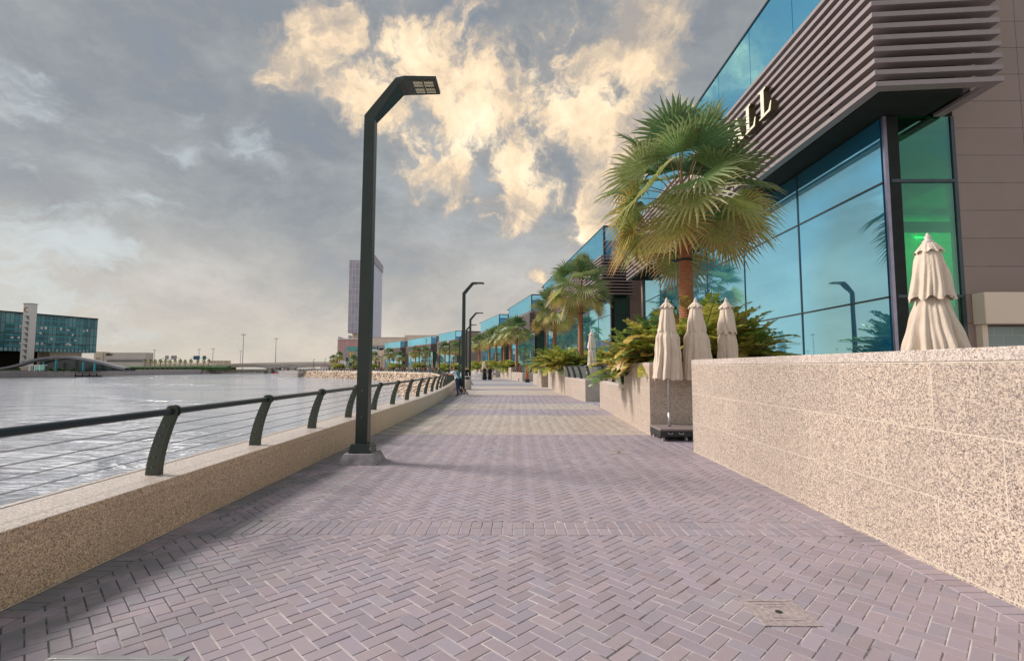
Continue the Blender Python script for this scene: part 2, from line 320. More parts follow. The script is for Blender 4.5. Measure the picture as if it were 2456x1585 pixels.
# ------------------------------------------------------------------ mesh builder
class MB:
    def __init__(s): s.v = []; s.f = []; s.m = []; s.c = []
    def add(s, vs, fs, mi=0, col=None):
        o = len(s.v); s.v += [tuple(p) for p in vs]
        for f in fs: s.f.append(tuple(i+o for i in f)); s.m.append(mi); s.c.append(col)
        return s
    def box(s, a, b, mi=0, M=None):
        x0, y0, z0 = a; x1, y1, z1 = b
        vs = [Vector(p) for p in ((x0,y0,z0),(x1,y0,z0),(x1,y1,z0),(x0,y1,z0),(x0,y0,z1),(x1,y0,z1),(x1,y1,z1),(x0,y1,z1))]
        if M: vs = [M @ p for p in vs]
        return s.add(vs, [(0,3,2,1),(4,5,6,7),(0,1,5,4),(1,2,6,5),(2,3,7,6),(3,0,4,7)], mi)
    def prism(s, poly, z0, z1, mi=0, top=None):          # poly: plan outline, ccw
        n = len(poly)
        vs = [(p[0], p[1], z0) for p in poly] + [(p[0], p[1], z1) for p in poly]
        s.add(vs, [tuple(range(n-1, -1, -1))], mi)
        o = len(s.v)-2*n
        s.f.append(tuple(range(o+n, o+2*n))); s.m.append(mi if top is None else top); s.c.append(None)
        for i in range(n):
            j = (i+1) % n; s.f.append((o+i, o+j, o+n+j, o+n+i)); s.m.append(mi); s.c.append(None)
        return s
    def extr(s, poly, fmap, d0, d1, mi=0, mside=None):    # poly in 2d, fmap(a,b,d)->xyz
        n = len(poly); vs = [fmap(a, b, d0) for a, b in poly] + [fmap(a, b, d1) for a, b in poly]
        o = len(s.v); s.add(vs, [tuple(range(n)), tuple(range(2*n-1, n-1, -1))], mi)
        for i in range(n):
            j = (i+1) % n; s.f.append((o+i, o+n+i, o+n+j, o+j)); s.m.append(mi if mside is None else mside); s.c.append(None)
        return s
    def tube(s, pts, rad, n=8, mi=0, cap=True, sx=1.0):
        pts = [Vector(p) for p in pts]; rs = rad if hasattr(rad, '__len__') else [rad]*len(pts)
        o = len(s.v); prev = None
        for i, p in enumerate(pts):
            t = (pts[min(i+1, len(pts)-1)] - pts[max(i-1, 0)]).normalized()
            a = Vector((0,0,1)) if abs(t.z) < 0.9 else Vector((1,0,0))
            if prev is not None: a = prev
            x = (a - t*a.dot(t)).normalized(); y = t.cross(x); prev = x
            for k in range(n):
                th = 2*math.pi*k/n; s.v.append(tuple(p + (x*math.cos(th)*sx + y*math.sin(th))*rs[i]))
        for i in range(len(pts)-1):
            for k in range(n):
                k2 = (k+1) % n; s.f.append((o+i*n+k, o+i*n+k2, o+(i+1)*n+k2, o+(i+1)*n+k)); s.m.append(mi); s.c.append(None)
        if cap:
            s.f.append(tuple(o+k for k in range(n-1, -1, -1))); s.m.append(mi); s.c.append(None)
            e = o+(len(pts)-1)*n; s.f.append(tuple(e+k for k in range(n))); s.m.append(mi); s.c.append(None)
        return s
    def lathe(s, prof, n=16, c=(0,0,0), mi=0):
        o = len(s.v)
        for r, z in prof:
            for k in range(n):
                th = 2*math.pi*k/n; s.v.append((c[0]+r*math.cos(th), c[1]+r*math.sin(th), c[2]+z))
        for i in range(len(prof)-1):
            for k in range(n):
                k2 = (k+1) % n; s.f.append((o+i*n+k, o+i*n+k2, o+(i+1)*n+k2, o+(i+1)*n+k)); s.m.append(mi); s.c.append(None)
        s.f.append(tuple(o+k for k in range(n-1, -1, -1))); s.m.append(mi); s.c.append(None)
        e = o+(len(prof)-1)*n; s.f.append(tuple(e+k for k in range(n))); s.m.append(mi); s.c.append(None)
        return s
    def mesh(s, name, mats, smooth=False, bevel=0):
        me = bpy.data.meshes.new(name); me.from_pydata(s.v, [], s.f)
        mats = mats if isinstance(mats, (list, tuple)) else [mats]
        for m in mats: me.materials.append(m)
        if len(mats) > 1: me.polygons.foreach_set('material_index', s.m)
        if any(c is not None for c in s.c):
            ca = me.color_attributes.new('tone', 'FLOAT_COLOR', 'CORNER')
            arr = []
            for f, c in zip(s.f, s.c):
                if c is not None and hasattr(c[0], '__len__'):
                    for cc in c: arr += [*cc, 1.0]
                else: arr += [*(c or (0.5,0.5,0.5)), 1.0]*len(f)
            ca.data.foreach_set('color', arr)
        if smooth: me.polygons.foreach_set('use_smooth', [True]*len(me.polygons))
        me.update(); return me
    def build(s, name, mats, parent=None, smooth=False, bevel=0, loc=None):
        o = bpy.data.objects.new(name, s.mesh(name, mats, smooth)); COL.objects.link(o)
        if parent: o.parent = parent
        if loc: o.location = loc
        if bevel:
            b = o.modifiers.new('bevel', 'BEVEL'); b.width = bevel; b.segments = 2; b.limit_method = 'ANGLE'; b.angle_limit = R(40)
        return o
def tag(o, label=None, cat=None, group=None, kind=None):
    if label: o['label'] = label
    if cat: o['category'] = cat
    if group: o['group'] = group
    if kind: o['kind'] = kind
    return o
def empty(name, label, cat, loc=(0,0,0), rz=0, group=None):
    o = bpy.data.objects.new(name, None); COL.objects.link(o); o.location = loc; o.rotation_euler = (0, 0, rz)
    o.empty_display_size = 0.2
    return tag(o, label, cat, group)
def kids(o): return [c for c in bpy.data.objects if c.parent == o]
TREE = {}
def copy_tree(o, parent=None, loc=None, rz=None, sc=None, label=None, group=None, cat=None):
    c = o.copy(); COL.objects.link(c); c.parent = parent
    if loc is not None: c.location = loc
    if rz is not None: c.rotation_euler = (c.rotation_euler[0], c.rotation_euler[1], rz)
    if sc is not None: c.scale = (sc, sc, sc) if not hasattr(sc, '__len__') else sc
    if label: c['label'] = label
    if group: c['group'] = group
    if cat: c['category'] = cat
    for ch in kids(o): copy_tree(ch, c)
    return c
def struct(o): o['kind'] = 'structure'; return o
def lerp(a, b, t): return tuple(x+(y-x)*t for x, y in zip(a, b))
def textmesh(s, name, m, parent, size, depth, M):
    cu = bpy.data.curves.new(name, 'FONT'); cu.body = s; cu.size = size; cu.extrude = depth/2; cu.align_x = 'CENTER'; cu.align_y = 'CENTER'
    t = bpy.data.objects.new(name+'_tmp', cu); COL.objects.link(t)
    dg = bpy.context.evaluated_depsgraph_get(); me = bpy.data.meshes.new_from_object(t.evaluated_get(dg))
    bpy.data.objects.remove(t); me.materials.clear(); me.materials.append(m)
    o = bpy.data.objects.new(name, me); COL.objects.link(o)
    if parent: o.parent = parent
    o.matrix_local = M
    return o
WZ = -2.8
scn.cycles.use_denoising = True
scn.cycles.max_bounces = 6; scn.cycles.transparent_max_bounces = 6
# ------------------------------------------------------------------ water, ground, paving
m = MB(); m.add([(-2500,-400,WZ),(1500,-400,WZ),(1500,3500,WZ),(-2500,3500,WZ)], [(0,1,2,3)]); struct(m.build('water', M_water))
# parapet line (inner face of the stone kerb wall) and its far continuation above the rocks
PL = [(-3.42,-6),(-3.40,8),(-3.42,18),(-3.62,24),(-4.0,30),(-5.1,42)]
FL = [(-5.1,42),(-7.8,60),(-11.5,80),(-16.5,105)]
for u, d in ((1040,123.5),(1000,138),(950,156),(900,176),(855,190),(790,215),(735,235)):
    p = at(u, 881, d); FL.append((p.x, p.y))
TIPQ = at(683, 881, 245)
def resamp(pl, step, s0=0.0, s1=None):
    out = []; acc = 0; nxt = s0
    for a, b in zip(pl[:-1], pl[1:]):
        a = Vector(a); b = Vector(b); L = (b-a).length
        while nxt <= acc+L and (s1 is None or nxt <= s1):
            out.append(a.lerp(b, (nxt-acc)/L)); nxt += step
        acc += L
    return out
def xleft(y):
    for a, b in zip(PL[:-1], PL[1:]):
        if a[1] <= y <= b[1]: return a[0]+(b[0]-a[0])*(y-a[1])/(b[1]-a[1])
    return PL[0][0] if y < 0 else PL[-1][0]
rnd = random.Random(5)
def clip(poly, x0, x1, y0, y1):
    for ax, lim, sg in ((0, x0, 1), (0, x1, -1), (1, y0, 1), (1, y1, -1)):
        out = []
        for i in range(len(poly)):
            a = poly[i]; b = poly[(i+1) % len(poly)]
            da = (a[ax]-lim)*sg; db = (b[ax]-lim)*sg
            if da >= 0: out.append(a)
            if (da >= 0) != (db >= 0):
                t = da/(da-db); out.append((a[0]+(b[0]-a[0])*t, a[1]+(b[1]-a[1])*t))
        poly = out
        if len(poly) < 3: return None
    return poly
def area(p): return 0.5*sum(p[i][0]*p[(i+1)%len(p)][1]-p[(i+1)%len(p)][0]*p[i][1] for i in range(len(p)))
bk = MB()
def put_brick(poly, tan, gap=0.0026, ch=0.0045):
    if poly is None: return
    a = area(poly)
    if a < 0.0016: return
    n = len(poly)
    def inset(d):
        res = []
        for i in range(n):
            p0 = Vector(poly[i-1]); p1 = Vector(poly[i]); p2 = Vector(poly[(i+1)%n])
            e1 = (p1-p0); e2 = (p2-p1)
            if e1.length < 1e-6 or e2.length < 1e-6: return None
            e1.normalize(); e2.normalize(); n1 = Vector((-e1.y, e1.x)); n2 = Vector((-e2.y, e2.x))
            k = 1+n1.dot(n2)
            if k < 0.15: return None
            res.append(p1+(n1+n2)*(d/k))
        return res
    A = inset(gap+rnd.uniform(-0.0008, 0.001)); B = inset(gap+ch)
    if not A or not B: return
    z = rnd.uniform(-0.0012, 0.0012); tx = rnd.gauss(0, 0.006); ty = rnd.gauss(0, 0.006); c = A[0]
    f = lambda p, dz: (p.x, p.y, z+dz+(p.x-c.x)*tx+(p.y-c.y)*ty)
    if tan: cl = rnd.choice([(0.42,0.35,0.30),(0.40,0.335,0.295),(0.44,0.365,0.31),(0.38,0.32,0.285)])
    else: cl = rnd.choice([(0.315,0.255,0.285),(0.325,0.26,0.28),(0.335,0.265,0.275),(0.30,0.25,0.28),(0.31,0.26,0.295),(0.335,0.255,0.26),(0.285,0.26,0.295),(0.32,0.255,0.28)])
    if not tan: cl = lerp(cl, (0.312, 0.262, 0.30), 0.5)
    g = rnd.uniform(0.90, 1.08); cl = tuple(x*g for x in cl)
    vs = [f(p, -0.005) for p in A] + [f(p, 0) for p in B]
    bk.add(vs, [tuple(range(n, 2*n))] + [(i, (i+1)%n, n+(i+1)%n, n+i) for i in range(n)], 0, cl)
XR = 3.36; YB0, YB1 = 1.0, 30.0
def region(x0, x1, y0, y1, tan):
    s2 = math.sqrt(0.5); W = 0.1
    cx, cy = 0.0, 0.0
    rng = int((max(abs(x0), abs(x1))+max(abs(y0), abs(y1)))/W)+4
    for mm in range(-rng, rng):
        for nn in range(-rng//2, rng//2):
            a, b = mm+2*nn, mm-2*nn
            # centre in world
            wx = (a-b)*s2*W; wy = (a+b)*s2*W
            if wx < x0-0.4 or wx > x1+0.4 or wy < y0-0.4 or wy > y1+0.4: continue
            for q in (((a,b),(a+2,b),(a+2,b+1),(a,b+1)), ((a,b+1),(a+1,b+1),(a+1,b+3),(a,b+3))):
                put_brick(clip([((p-r)*s2*W, (p+r)*s2*W) for p, r in q], x0, x1, y0, y1), tan)
def soldiers_x(y0, tan, x0, x1):
    x = x0
    while x < x1-0.01:
        put_brick([(x, y0), (min(x+0.105, x1), y0), (min(x+0.105, x1), y0+0.205), (x, y0+0.205)], tan); x += 0.105
def soldiers_y(x0, y0, y1, tanf):
    y = y0
    while y < y1: 
        put_brick([(x0, y), (x0+0.205, y), (x0+0.205, y+0.105), (x0, y+0.105)], tanf(y)); y += 0.105
segs = [(YB0, 4.93, 0), (5.34, 12.1, 0), (12.305, 17.0, 1), (17.205, 19.4, 0), (19.605, 22.3, 1), (22.505, 28.9, 0)]
xl0 = -3.19
for y0, y1, tn in segs: region(xl0, XR-0.205, y0, y1, tn)
for y0, tn in ((4.93, 0), (5.135, 0), (12.1, 1), (17.0, 0), (19.4, 1), (22.3, 0), (28.9, 1)): soldiers_x(y0, tn, xl0, XR-0.205)
soldiers_y(XR-0.205, YB0, 29.1, is_tan)
soldiers_y(xl0-0.205, YB0, 29.1, is_tan)
region(-4.1, xl0-0.205, 19.0, 29.1, 0)
region(XR, 4.4, 9.8, 12.0, 0); region(XR, 4.4, 20.6, 23.6, 0)
struct(bk.build('promenade_paving', M_brick))
m = MB(); m.prism([(-3.9,-8),(9,-8),(9,29.1),(-4.2,29.1)], -1.2, -0.004); struct(m.build('paving_bed', M_sand))
land = [(-4.0,29.1)] + [(x-0.35, y) for x, y in PL[-1:]] + [(x, y) for x, y in FL[1:]] + [(TIPQ.x, TIPQ.y), (-128, 420), (40, 420), (60, 29.1)]
m = MB(); m.prism(list(reversed(land)), -3.6, 0.0)
struct(m.build('far_promenade', M_far))
m = MB(); m.prism([(9.0,-40),(60,-40),(60,29.1),(9.0,29.1)], -1.2, -0.002); struct(m.build('ground', M_conc))

# ------------------------------------------------------------------ parapet (near) : granite kerb wall with coping
def offset(pl, d):          # to the left of the travel direction
    out = []
    for i in range(len(pl)):
        a = Vector(pl[max(i-1,0)]); b = Vector(pl[min(i+1,len(pl)-1)]); t = (b-a).normalized()
        out.append((pl[i][0]-t.y*d, pl[i][1]+t.x*d))
    return out
pp = [tuple(p) for p in resamp(PL, 1.5)]
r = empty('parapet_wall', 'low speckled granite parapet along the water, nearest the camera, carrying the rail', 'wall', (0,0,0))
m = MB(); i1 = pp; o1 = offset(pp, 0.62)
def strip(m, a, b, z0, z1, mi=0):
    n = len(a)
    for i in range(n-1):
        A0, A1, B0, B1 = a[i], a[i+1], b[i], b[i+1]
        m.add([(*A0,z0),(*A1,z0),(*B1,z0),(*B0,z0),(*A0,z1),(*A1,z1),(*B1,z1),(*B0,z1)], [(0,1,5,4),(3,7,6,2),(4,5,6,7),(0,3,2,1)]+([(0,4,7,3)] if i == 0 else [])+([(1,2,6,5)] if i == n-2 else []), mi)
strip(m, i1, o1, -3.2, 0.43); m.build('wall_body', M_gleft, r)
m = MB(); strip(m, offset(pp, -0.012), offset(pp, 0.64), 0.432, 0.52)
cp = m.build('coping', [M_gleft, M_gtop], r, bevel=0.006)
for pg in cp.data.polygons: pg.material_index = 1 if pg.normal.z > 0.7 else 0  # upward faces take the paler granite: sky brightness put into the colour
# far low kerb over the rocks
fp = [tuple(p) for p in resamp(FL, 4)]
m = MB(); strip(m, fp, offset(fp, 0.5), -0.5, 0.22)
tag(m.build('kerb_wall', M_cream), 'low cream kerb on top of the rocks round the far curve of the bay', 'wall')

# ------------------------------------------------------------------ railing
def post_mesh():
    m = MB(); prof = []   # curved flat post, leaning inwards at the top: profile in x (lateral) / z
    n = 10
    for i in range(n+1):
        t = i/n; z = 0.52+t*0.60
        xo = 0.02+0.15*t**1.7; wdt = 0.135-0.03*t
        prof.append((xo-wdt/2, xo+wdt/2, z))
    for sgn, y in ((0, -0.036), (1, 0.036)): pass
    o = 0
    vs = []
    for a, b, z in prof: vs += [(a, -0.036, z), (b, -0.036, z), (b, 0.036, z), (a, 0.036, z)]
    fs = [(3,2,1,0)]
    for i in range(n):
        for k in range(4):
            k2 = (k+1)%4; fs.append((i*4+k, i*4+k2, i*4+4+k2, i*4+4+k))
    fs.append(tuple(n*4+k for k in range(4)))
    m.add(vs, fs)
    # twin collars gripping the tube
    for y in (-0.034, 0.022):
        m.tube([(0.185, y, 1.155), (0.185, y+0.014, 1.155)], 0.062, 16)
    # small studs where the cables pass
    for k in range(5):
        z = 0.60+0.104*k; t = (z-0.52)/0.6; x = 0.02+0.15*t**1.7
        m.tube([(x, -0.05, z), (x, 0.05, z)], 0.009, 6, 1)
    return m.mesh('post', [M_post, M_steel])
PM = post_mesh()
def railing(name, label, line, step, s0, s1, dz, parent_loc=(0,0,0), ncab=5, flip=1, maxposts=100, group=None):
    r = empty(name, label, 'railing', parent_loc, 0, group)
    pts = resamp(line, step, s0, s1)
    fine = resamp(line, 1.0, s0-0.9 if s0 > 0.9 else 0, (s1 or 1e9)+0.9)
    nm = []
    for i, p in enumerate(pts):
        a = pts[max(i-1,0)]; b = pts[min(i+1,len(pts)-1)]; t = (b-a).normalized()
        ang = math.atan2(t.y, t.x)-math.pi/2
        if flip < 0: ang += math.pi
        o = bpy.data.objects.new('post', PM); COL.objects.link(o); o.parent = r
        o.location = (p.x, p.y, dz); o.rotation_euler = (0, 0, ang)
    def off(p, i, L, d):
        a = L[max(i-1,0)]; b = L[min(i+1,len(L)-1)]; t = (b-a).normalized()
        return (p.x+t.y*d*flip, p.y-t.x*d*flip)
    m = MB(); m.tube([(*off(p, i, fine, 0.185), 1.155+dz) for i, p in enumerate(fine)], 0.034, 12)
    m.build('handrail', M_rail, r, smooth=True)
    m = MB()
    for k in range(ncab):
        z = 0.60+0.104*k; t = (z-0.52)/0.6; x = 0.02+0.15*t**1.7
        m.tube([(*off(p, i, fine, x), z+dz) for i, p in enumerate(fine)], 0.0042, 5)
    m.build('cable', M_steel, r, smooth=True)
    return r
cl = offset(PL, 0.29)
railing('waterfront_railing', 'green rail with curved posts and wire cables on the near granite parapet', cl, 1.95, 3.27+6-0.1, 48, 0.0)
clf = offset(FL, 0.25)
railing('waterfront_railing', 'distant railing along the curved rock bank below the far palms', clf, 3.0, 1.0, None, -0.3, ncab=3)

# ------------------------------------------------------------------ street lamps
def bent(m, path, w0, d0, mi=0):
    """rectangular tube in the x-z plane; path of (x,z,width_in_plane,depth_y)"""
    n = len(path); vs = []
    for i in range(n):
        x, z, wd, dp = path[i]
        a = Vector((path[max(i-1,0)][0], path[max(i-1,0)][1])); b = Vector((path[min(i+1,n-1)][0], path[min(i+1,n-1)][1]))
        if i == 0: t = Vector(path[1][:2])-Vector(path[0][:2])
        elif i == n-1: t = Vector(path[-1][:2])-Vector(path[-2][:2])
        else:
            t1 = (Vector(path[i][:2])-Vector(path[i-1][:2])).normalized(); t2 = (Vector(path[i+1][:2])-Vector(path[i][:2])).normalized(); t = t1+t2
        t.normalize(); nrm = Vector((t.y, -t.x)); k = 1.0
        if 0 < i < n-1: k = 1/max(0.5, nrm.dot(Vector((t2.y, -t2.x))))
        p = Vector((x, z)); A = p-nrm*wd/2*k; B = p+nrm*wd/2*k
        vs += [(A.x, -dp/2, A.y), (B.x, -dp/2, B.y), (B.x, dp/2, B.y), (A.x, dp/2, A.y)]
    fs = [(3,2,1,0)]
    for i in range(n-1):
        for q in range(4):
            q2 = (q+1)%4; fs.append((i*4+q, i*4+q2, i*4+4+q2, i*4+4+q))
    fs.append(tuple((n-1)*4+q for q in range(4)))
    m.add(vs, fs, mi)
def make_lamp():
    r = empty('street_lamp', 'tall dark angular street lamp nearest the camera, on a grey concrete block by the parapet', 'street lamp', (-2.63, 8.62, 0), 0, 'dark angular lamps along the waterfront')
    def frus(a, b, z0, z1):
        m = MB(); m.add([(-a,-a,z0),(a,-a,z0),(a,a,z0),(-a,a,z0),(-b,-b,z1),(b,-b,z1),(b,b,z1),(-b,b,z1)], [(3,2,1,0),(4,5,6,7),(0,1,5,4),(1,2,6,5),(2,3,7,6),(3,0,4,7)]); return m
    m = frus(0.32, 0.24, 0, 0.17); m.box((-0.321,-0.321,-0.01),(0.321,0.321,0.015)); m.build('concrete_base', mat('weathered_concrete', (0.26,0.235,0.24), 0.85, bump=0.3, bscale=60, var=0.3, vscale=6), r, bevel=0.008)
    m = frus(0.19, 0.155, 0.171, 0.32); m.build('base_cover', M_dark, r, bevel=0.006)
    m = MB(); bent(m, [(0, 0.30, 0.205, 0.20), (0.02, 6.02, 0.185, 0.18), (0.53, 6.62, 0.12, 0.40), (0.66, 6.64, 0.08, 0.50), (1.22, 6.64, 0.055, 0.50)], 0, 0)
    m.build('pole', M_dark, r, bevel=0.006)
    m = MB(); m.box((-0.055, -0.1035, 0.72), (0.055, -0.101, 1.25)); d = m.build('access_panel', M_dark, r, bevel=0.0008)
    for z in (0.76, 1.21): MB().tube([(0, -0.1038, z), (0, -0.108, z)], 0.008, 8).build('screw', M_steel, d)
    for sx_ in (-0.15, 0.15):
        for sy_ in (-0.15, 0.15): MB().lathe([(0.016,0.245),(0.016,0.275),(0.009,0.276),(0.009,0.29)], 6, (sx_*1.16, sy_*1.16, -0.02)).build('anchor_bolt', M_steel, r)
    for ix in range(2):
        for iy in range(2):
            m = MB(); x0 = 0.80+ix*0.19; y0 = -0.20+iy*0.21
            m.box((x0, y0, 6.600), (x0+0.165, y0+0.17, 6.6145))
            for a in range(5):
                for b in range(2): m.lathe([(0.013, 6.590), (0.014, 6.600)], 8, (x0+0.018+a*0.032, y0+0.04+b*0.09, 0), 1)
            m.build('led_module', [M_led, M_white], r)
    return r
lamp = make_lamp()
lampspots = [(-3.2, 29.8, 'street lamp behind the two boys leaning on the rail')]
for u, vt, lab in ((1127,771,'lamp just past the stone waste bin, second tall one right of the boys'),(1118,795,'lamp between the bin and the lamp by the boys'),(1101.7,814,'lamp just left of the pole the two boys stand by'),(1077,827,'lamp rising above the leaning boys from the far curve'),(1054.6,837,'lamp above the heads of the crowd, right of the red shop sign palms'),(1031,841,'lamp in front of the dark gap beside the far red shop sign'),(1005.6,846,'thin lamp below the red shop sign'),(944,853,'thin lamp in front of the farthest louvred mall block'),(914,857,'thin lamp beside the cream gateway building'),(847,858,'thin lamp before the teal glass shop left of the near pole')):
    d = 4.25*1200/(881-vt); p = at(u, 881, d)
    lampspots.append((p.x, p.y, lab))
# two more on the far tip, seen clear of the buildings
for u, vt, lab in ((752, 862, 'leftmost lamp on the far promenade tip, against the bridge'), (779, 861, 'lamp on the far tip by the small kiosk')):
    p = at(u, 881, 4.6*1200/(881-vt)); lampspots.append((p.x, p.y, lab))
for i, (x, y, lab) in enumerate(lampspots):
    copy_tree(lamp, None, (x, y, 0), label='dark angular '+lab)

# ------------------------------------------------------------------ planter walls, right
def wall(name, label, poly, z1, cop=True, soil=None, z0=-0.05, mt=None):
    r = empty(name, label, 'wall', (poly[0][0], poly[0][1], 0))
    T = lambda L: [(p[0]-poly[0][0], p[1]-poly[0][1]) for p in L]
    q = T(poly)
    if area(q) < 0: q = q[::-1]
    m = MB(); m.prism(q, z0, z1-0.10); m.build('wall_body', mt or M_granW, r)
    c = Vector((sum(p[0] for p in q)/len(q), sum(p[1] for p in q)/len(q)))
    m = MB(); m.prism(q, z1-0.098, z1); m.build('coping', M_gtop, r, bevel=0.006)
    return r
def f_gw(h, bs, P, out):
    g = h.n('ShaderNodeNewGeometry')
    granite((0.63, 0.52, 0.42), (0.25, 0.20, 0.195), (0.06, 0.05, 0.05), grain=1.05)(h, bs, g.outputs['Position'], out)
M_granW = mat('granite_wall_world', rough=0.42, fn=f_gw)
def f_gt(h, bs, P, out):
    g = h.n('ShaderNodeNewGeometry')
    granite((0.70, 0.60, 0.52), (0.46, 0.38, 0.35), (0.16, 0.12, 0.11), joints=False)(h, bs, g.outputs['Position'], out)
M_gtop = mat('granite_coping_world', rough=0.32, fn=f_gt)
wall('granite_wall', 'tall speckled granite wall in the right foreground', [(XR,-4),(XR,9.7),(XR+0.5,9.7),(XR+0.5,-4)], 1.745)
wall('granite_wall', 'granite wall behind the umbrella on the trolley, below the large shrubs', [(3.14,11.95),(3.23,15.2),(3.6,15.2),(3.6,12.45),(9.0,12.45),(9.0,11.95)], 1.72)
wall('granite_wall', 'low granite wall under the yellow drooping frond, with a short green rail', [(3.23,15.21),(3.38,20.6),(3.9,20.6),(3.75,15.21)], 1.08)
wall('granite_wall', 'low granite wall under the green rail by the middle closed umbrella', [(3.20,23.6),(2.78,29.28),(3.3,29.28),(3.7,24.1),(6.5,24.1),(6.5,23.6)], 1.04)
wall('planter_wall', 'tall granite planter wall below the second big palm', [(2.76,29.3),(2.43,39.4),(2.9,39.4),(3.2,29.8),(7.0,29.8),(7.0,29.3)], 1.68)
wall('planter_wall', 'tall granite planter wall just beyond the second palm planter, right of the orange posts', [(1.98,41),(1.85,45),(6.5,45),(6.5,41)], 1.66)
wall('granite_wall', 'low granite wall right behind the nearer orange post', [(1.84,45.02),(1.57,49.6),(2.1,49.6),(2.4,45.02)], 1.0)
wall('granite_wall', 'low granite wall left of the farther orange post', [(0.6,57),(-0.75,66),(-0.1,66),(1.2,57.5),(4.5,57.5),(4.5,57)], 1.0)
wall('planter_wall', 'long tall granite planter wall beyond the orange posts', [(-0.8,66.1),(-2.6,78.5),(-2.0,78.5),(-0.2,66.6),(3.5,66.6),(3.5,66.1)], 1.6)
wall('planter_wall', 'granite planter wall behind the white cafe chairs', [(-3.6,84),(-5.6,96),(-2,97),(0,84.4)], 1.6)
wall('planter_wall', 'far granite planter box right of the bin', [(-7.5,101),(-10.5,112),(-6,114),(-3,102)], 1.5)
def soilbed(x0, y0, x1, y1, z, lab):
    m = MB(); m.box((x0,y0,-0.02),(x1,y1,z)); o = m.build('planting_bed', M_soil); tag(o, lab, 'planting bed', kind='structure')
soilbed(3.62, 12.46, 7.9, 17.5, 1.4, '')
soilbed(3.25, 29.9, 7.2, 40.2, 1.45, ''); soilbed(3.0, 40.3, 6.4, 44.95, 1.2, '')
railing('terrace_railing', 'short green railing on the low wall beside the yellow frond', offset([(3.23,15.4),(3.38,20.5)], -0.2), 1.9, 0.9, None, 0.54, flip=-1)
railing('terrace_railing', 'green railing on the low wall around the middle closed umbrella', [(2.95,29.2),(3.40,23.85),(6.3,23.85)], 1.6, 0.6, None, 0.5, flip=1, ncab=4)
railing('terrace_railing', 'small green railing on the low wall behind the orange posts', offset([(1.84,45.1),(1.57,49.5)], -0.25), 1.4, 0.3, None, 0.5, flip=-1, ncab=4)
railing('terrace_railing', 'small green railing left of the farther orange post', [(0.85,57.2),(-0.5,65.9)], 1.6, 0.4, None, 0.5, flip=-1, ncab=4)

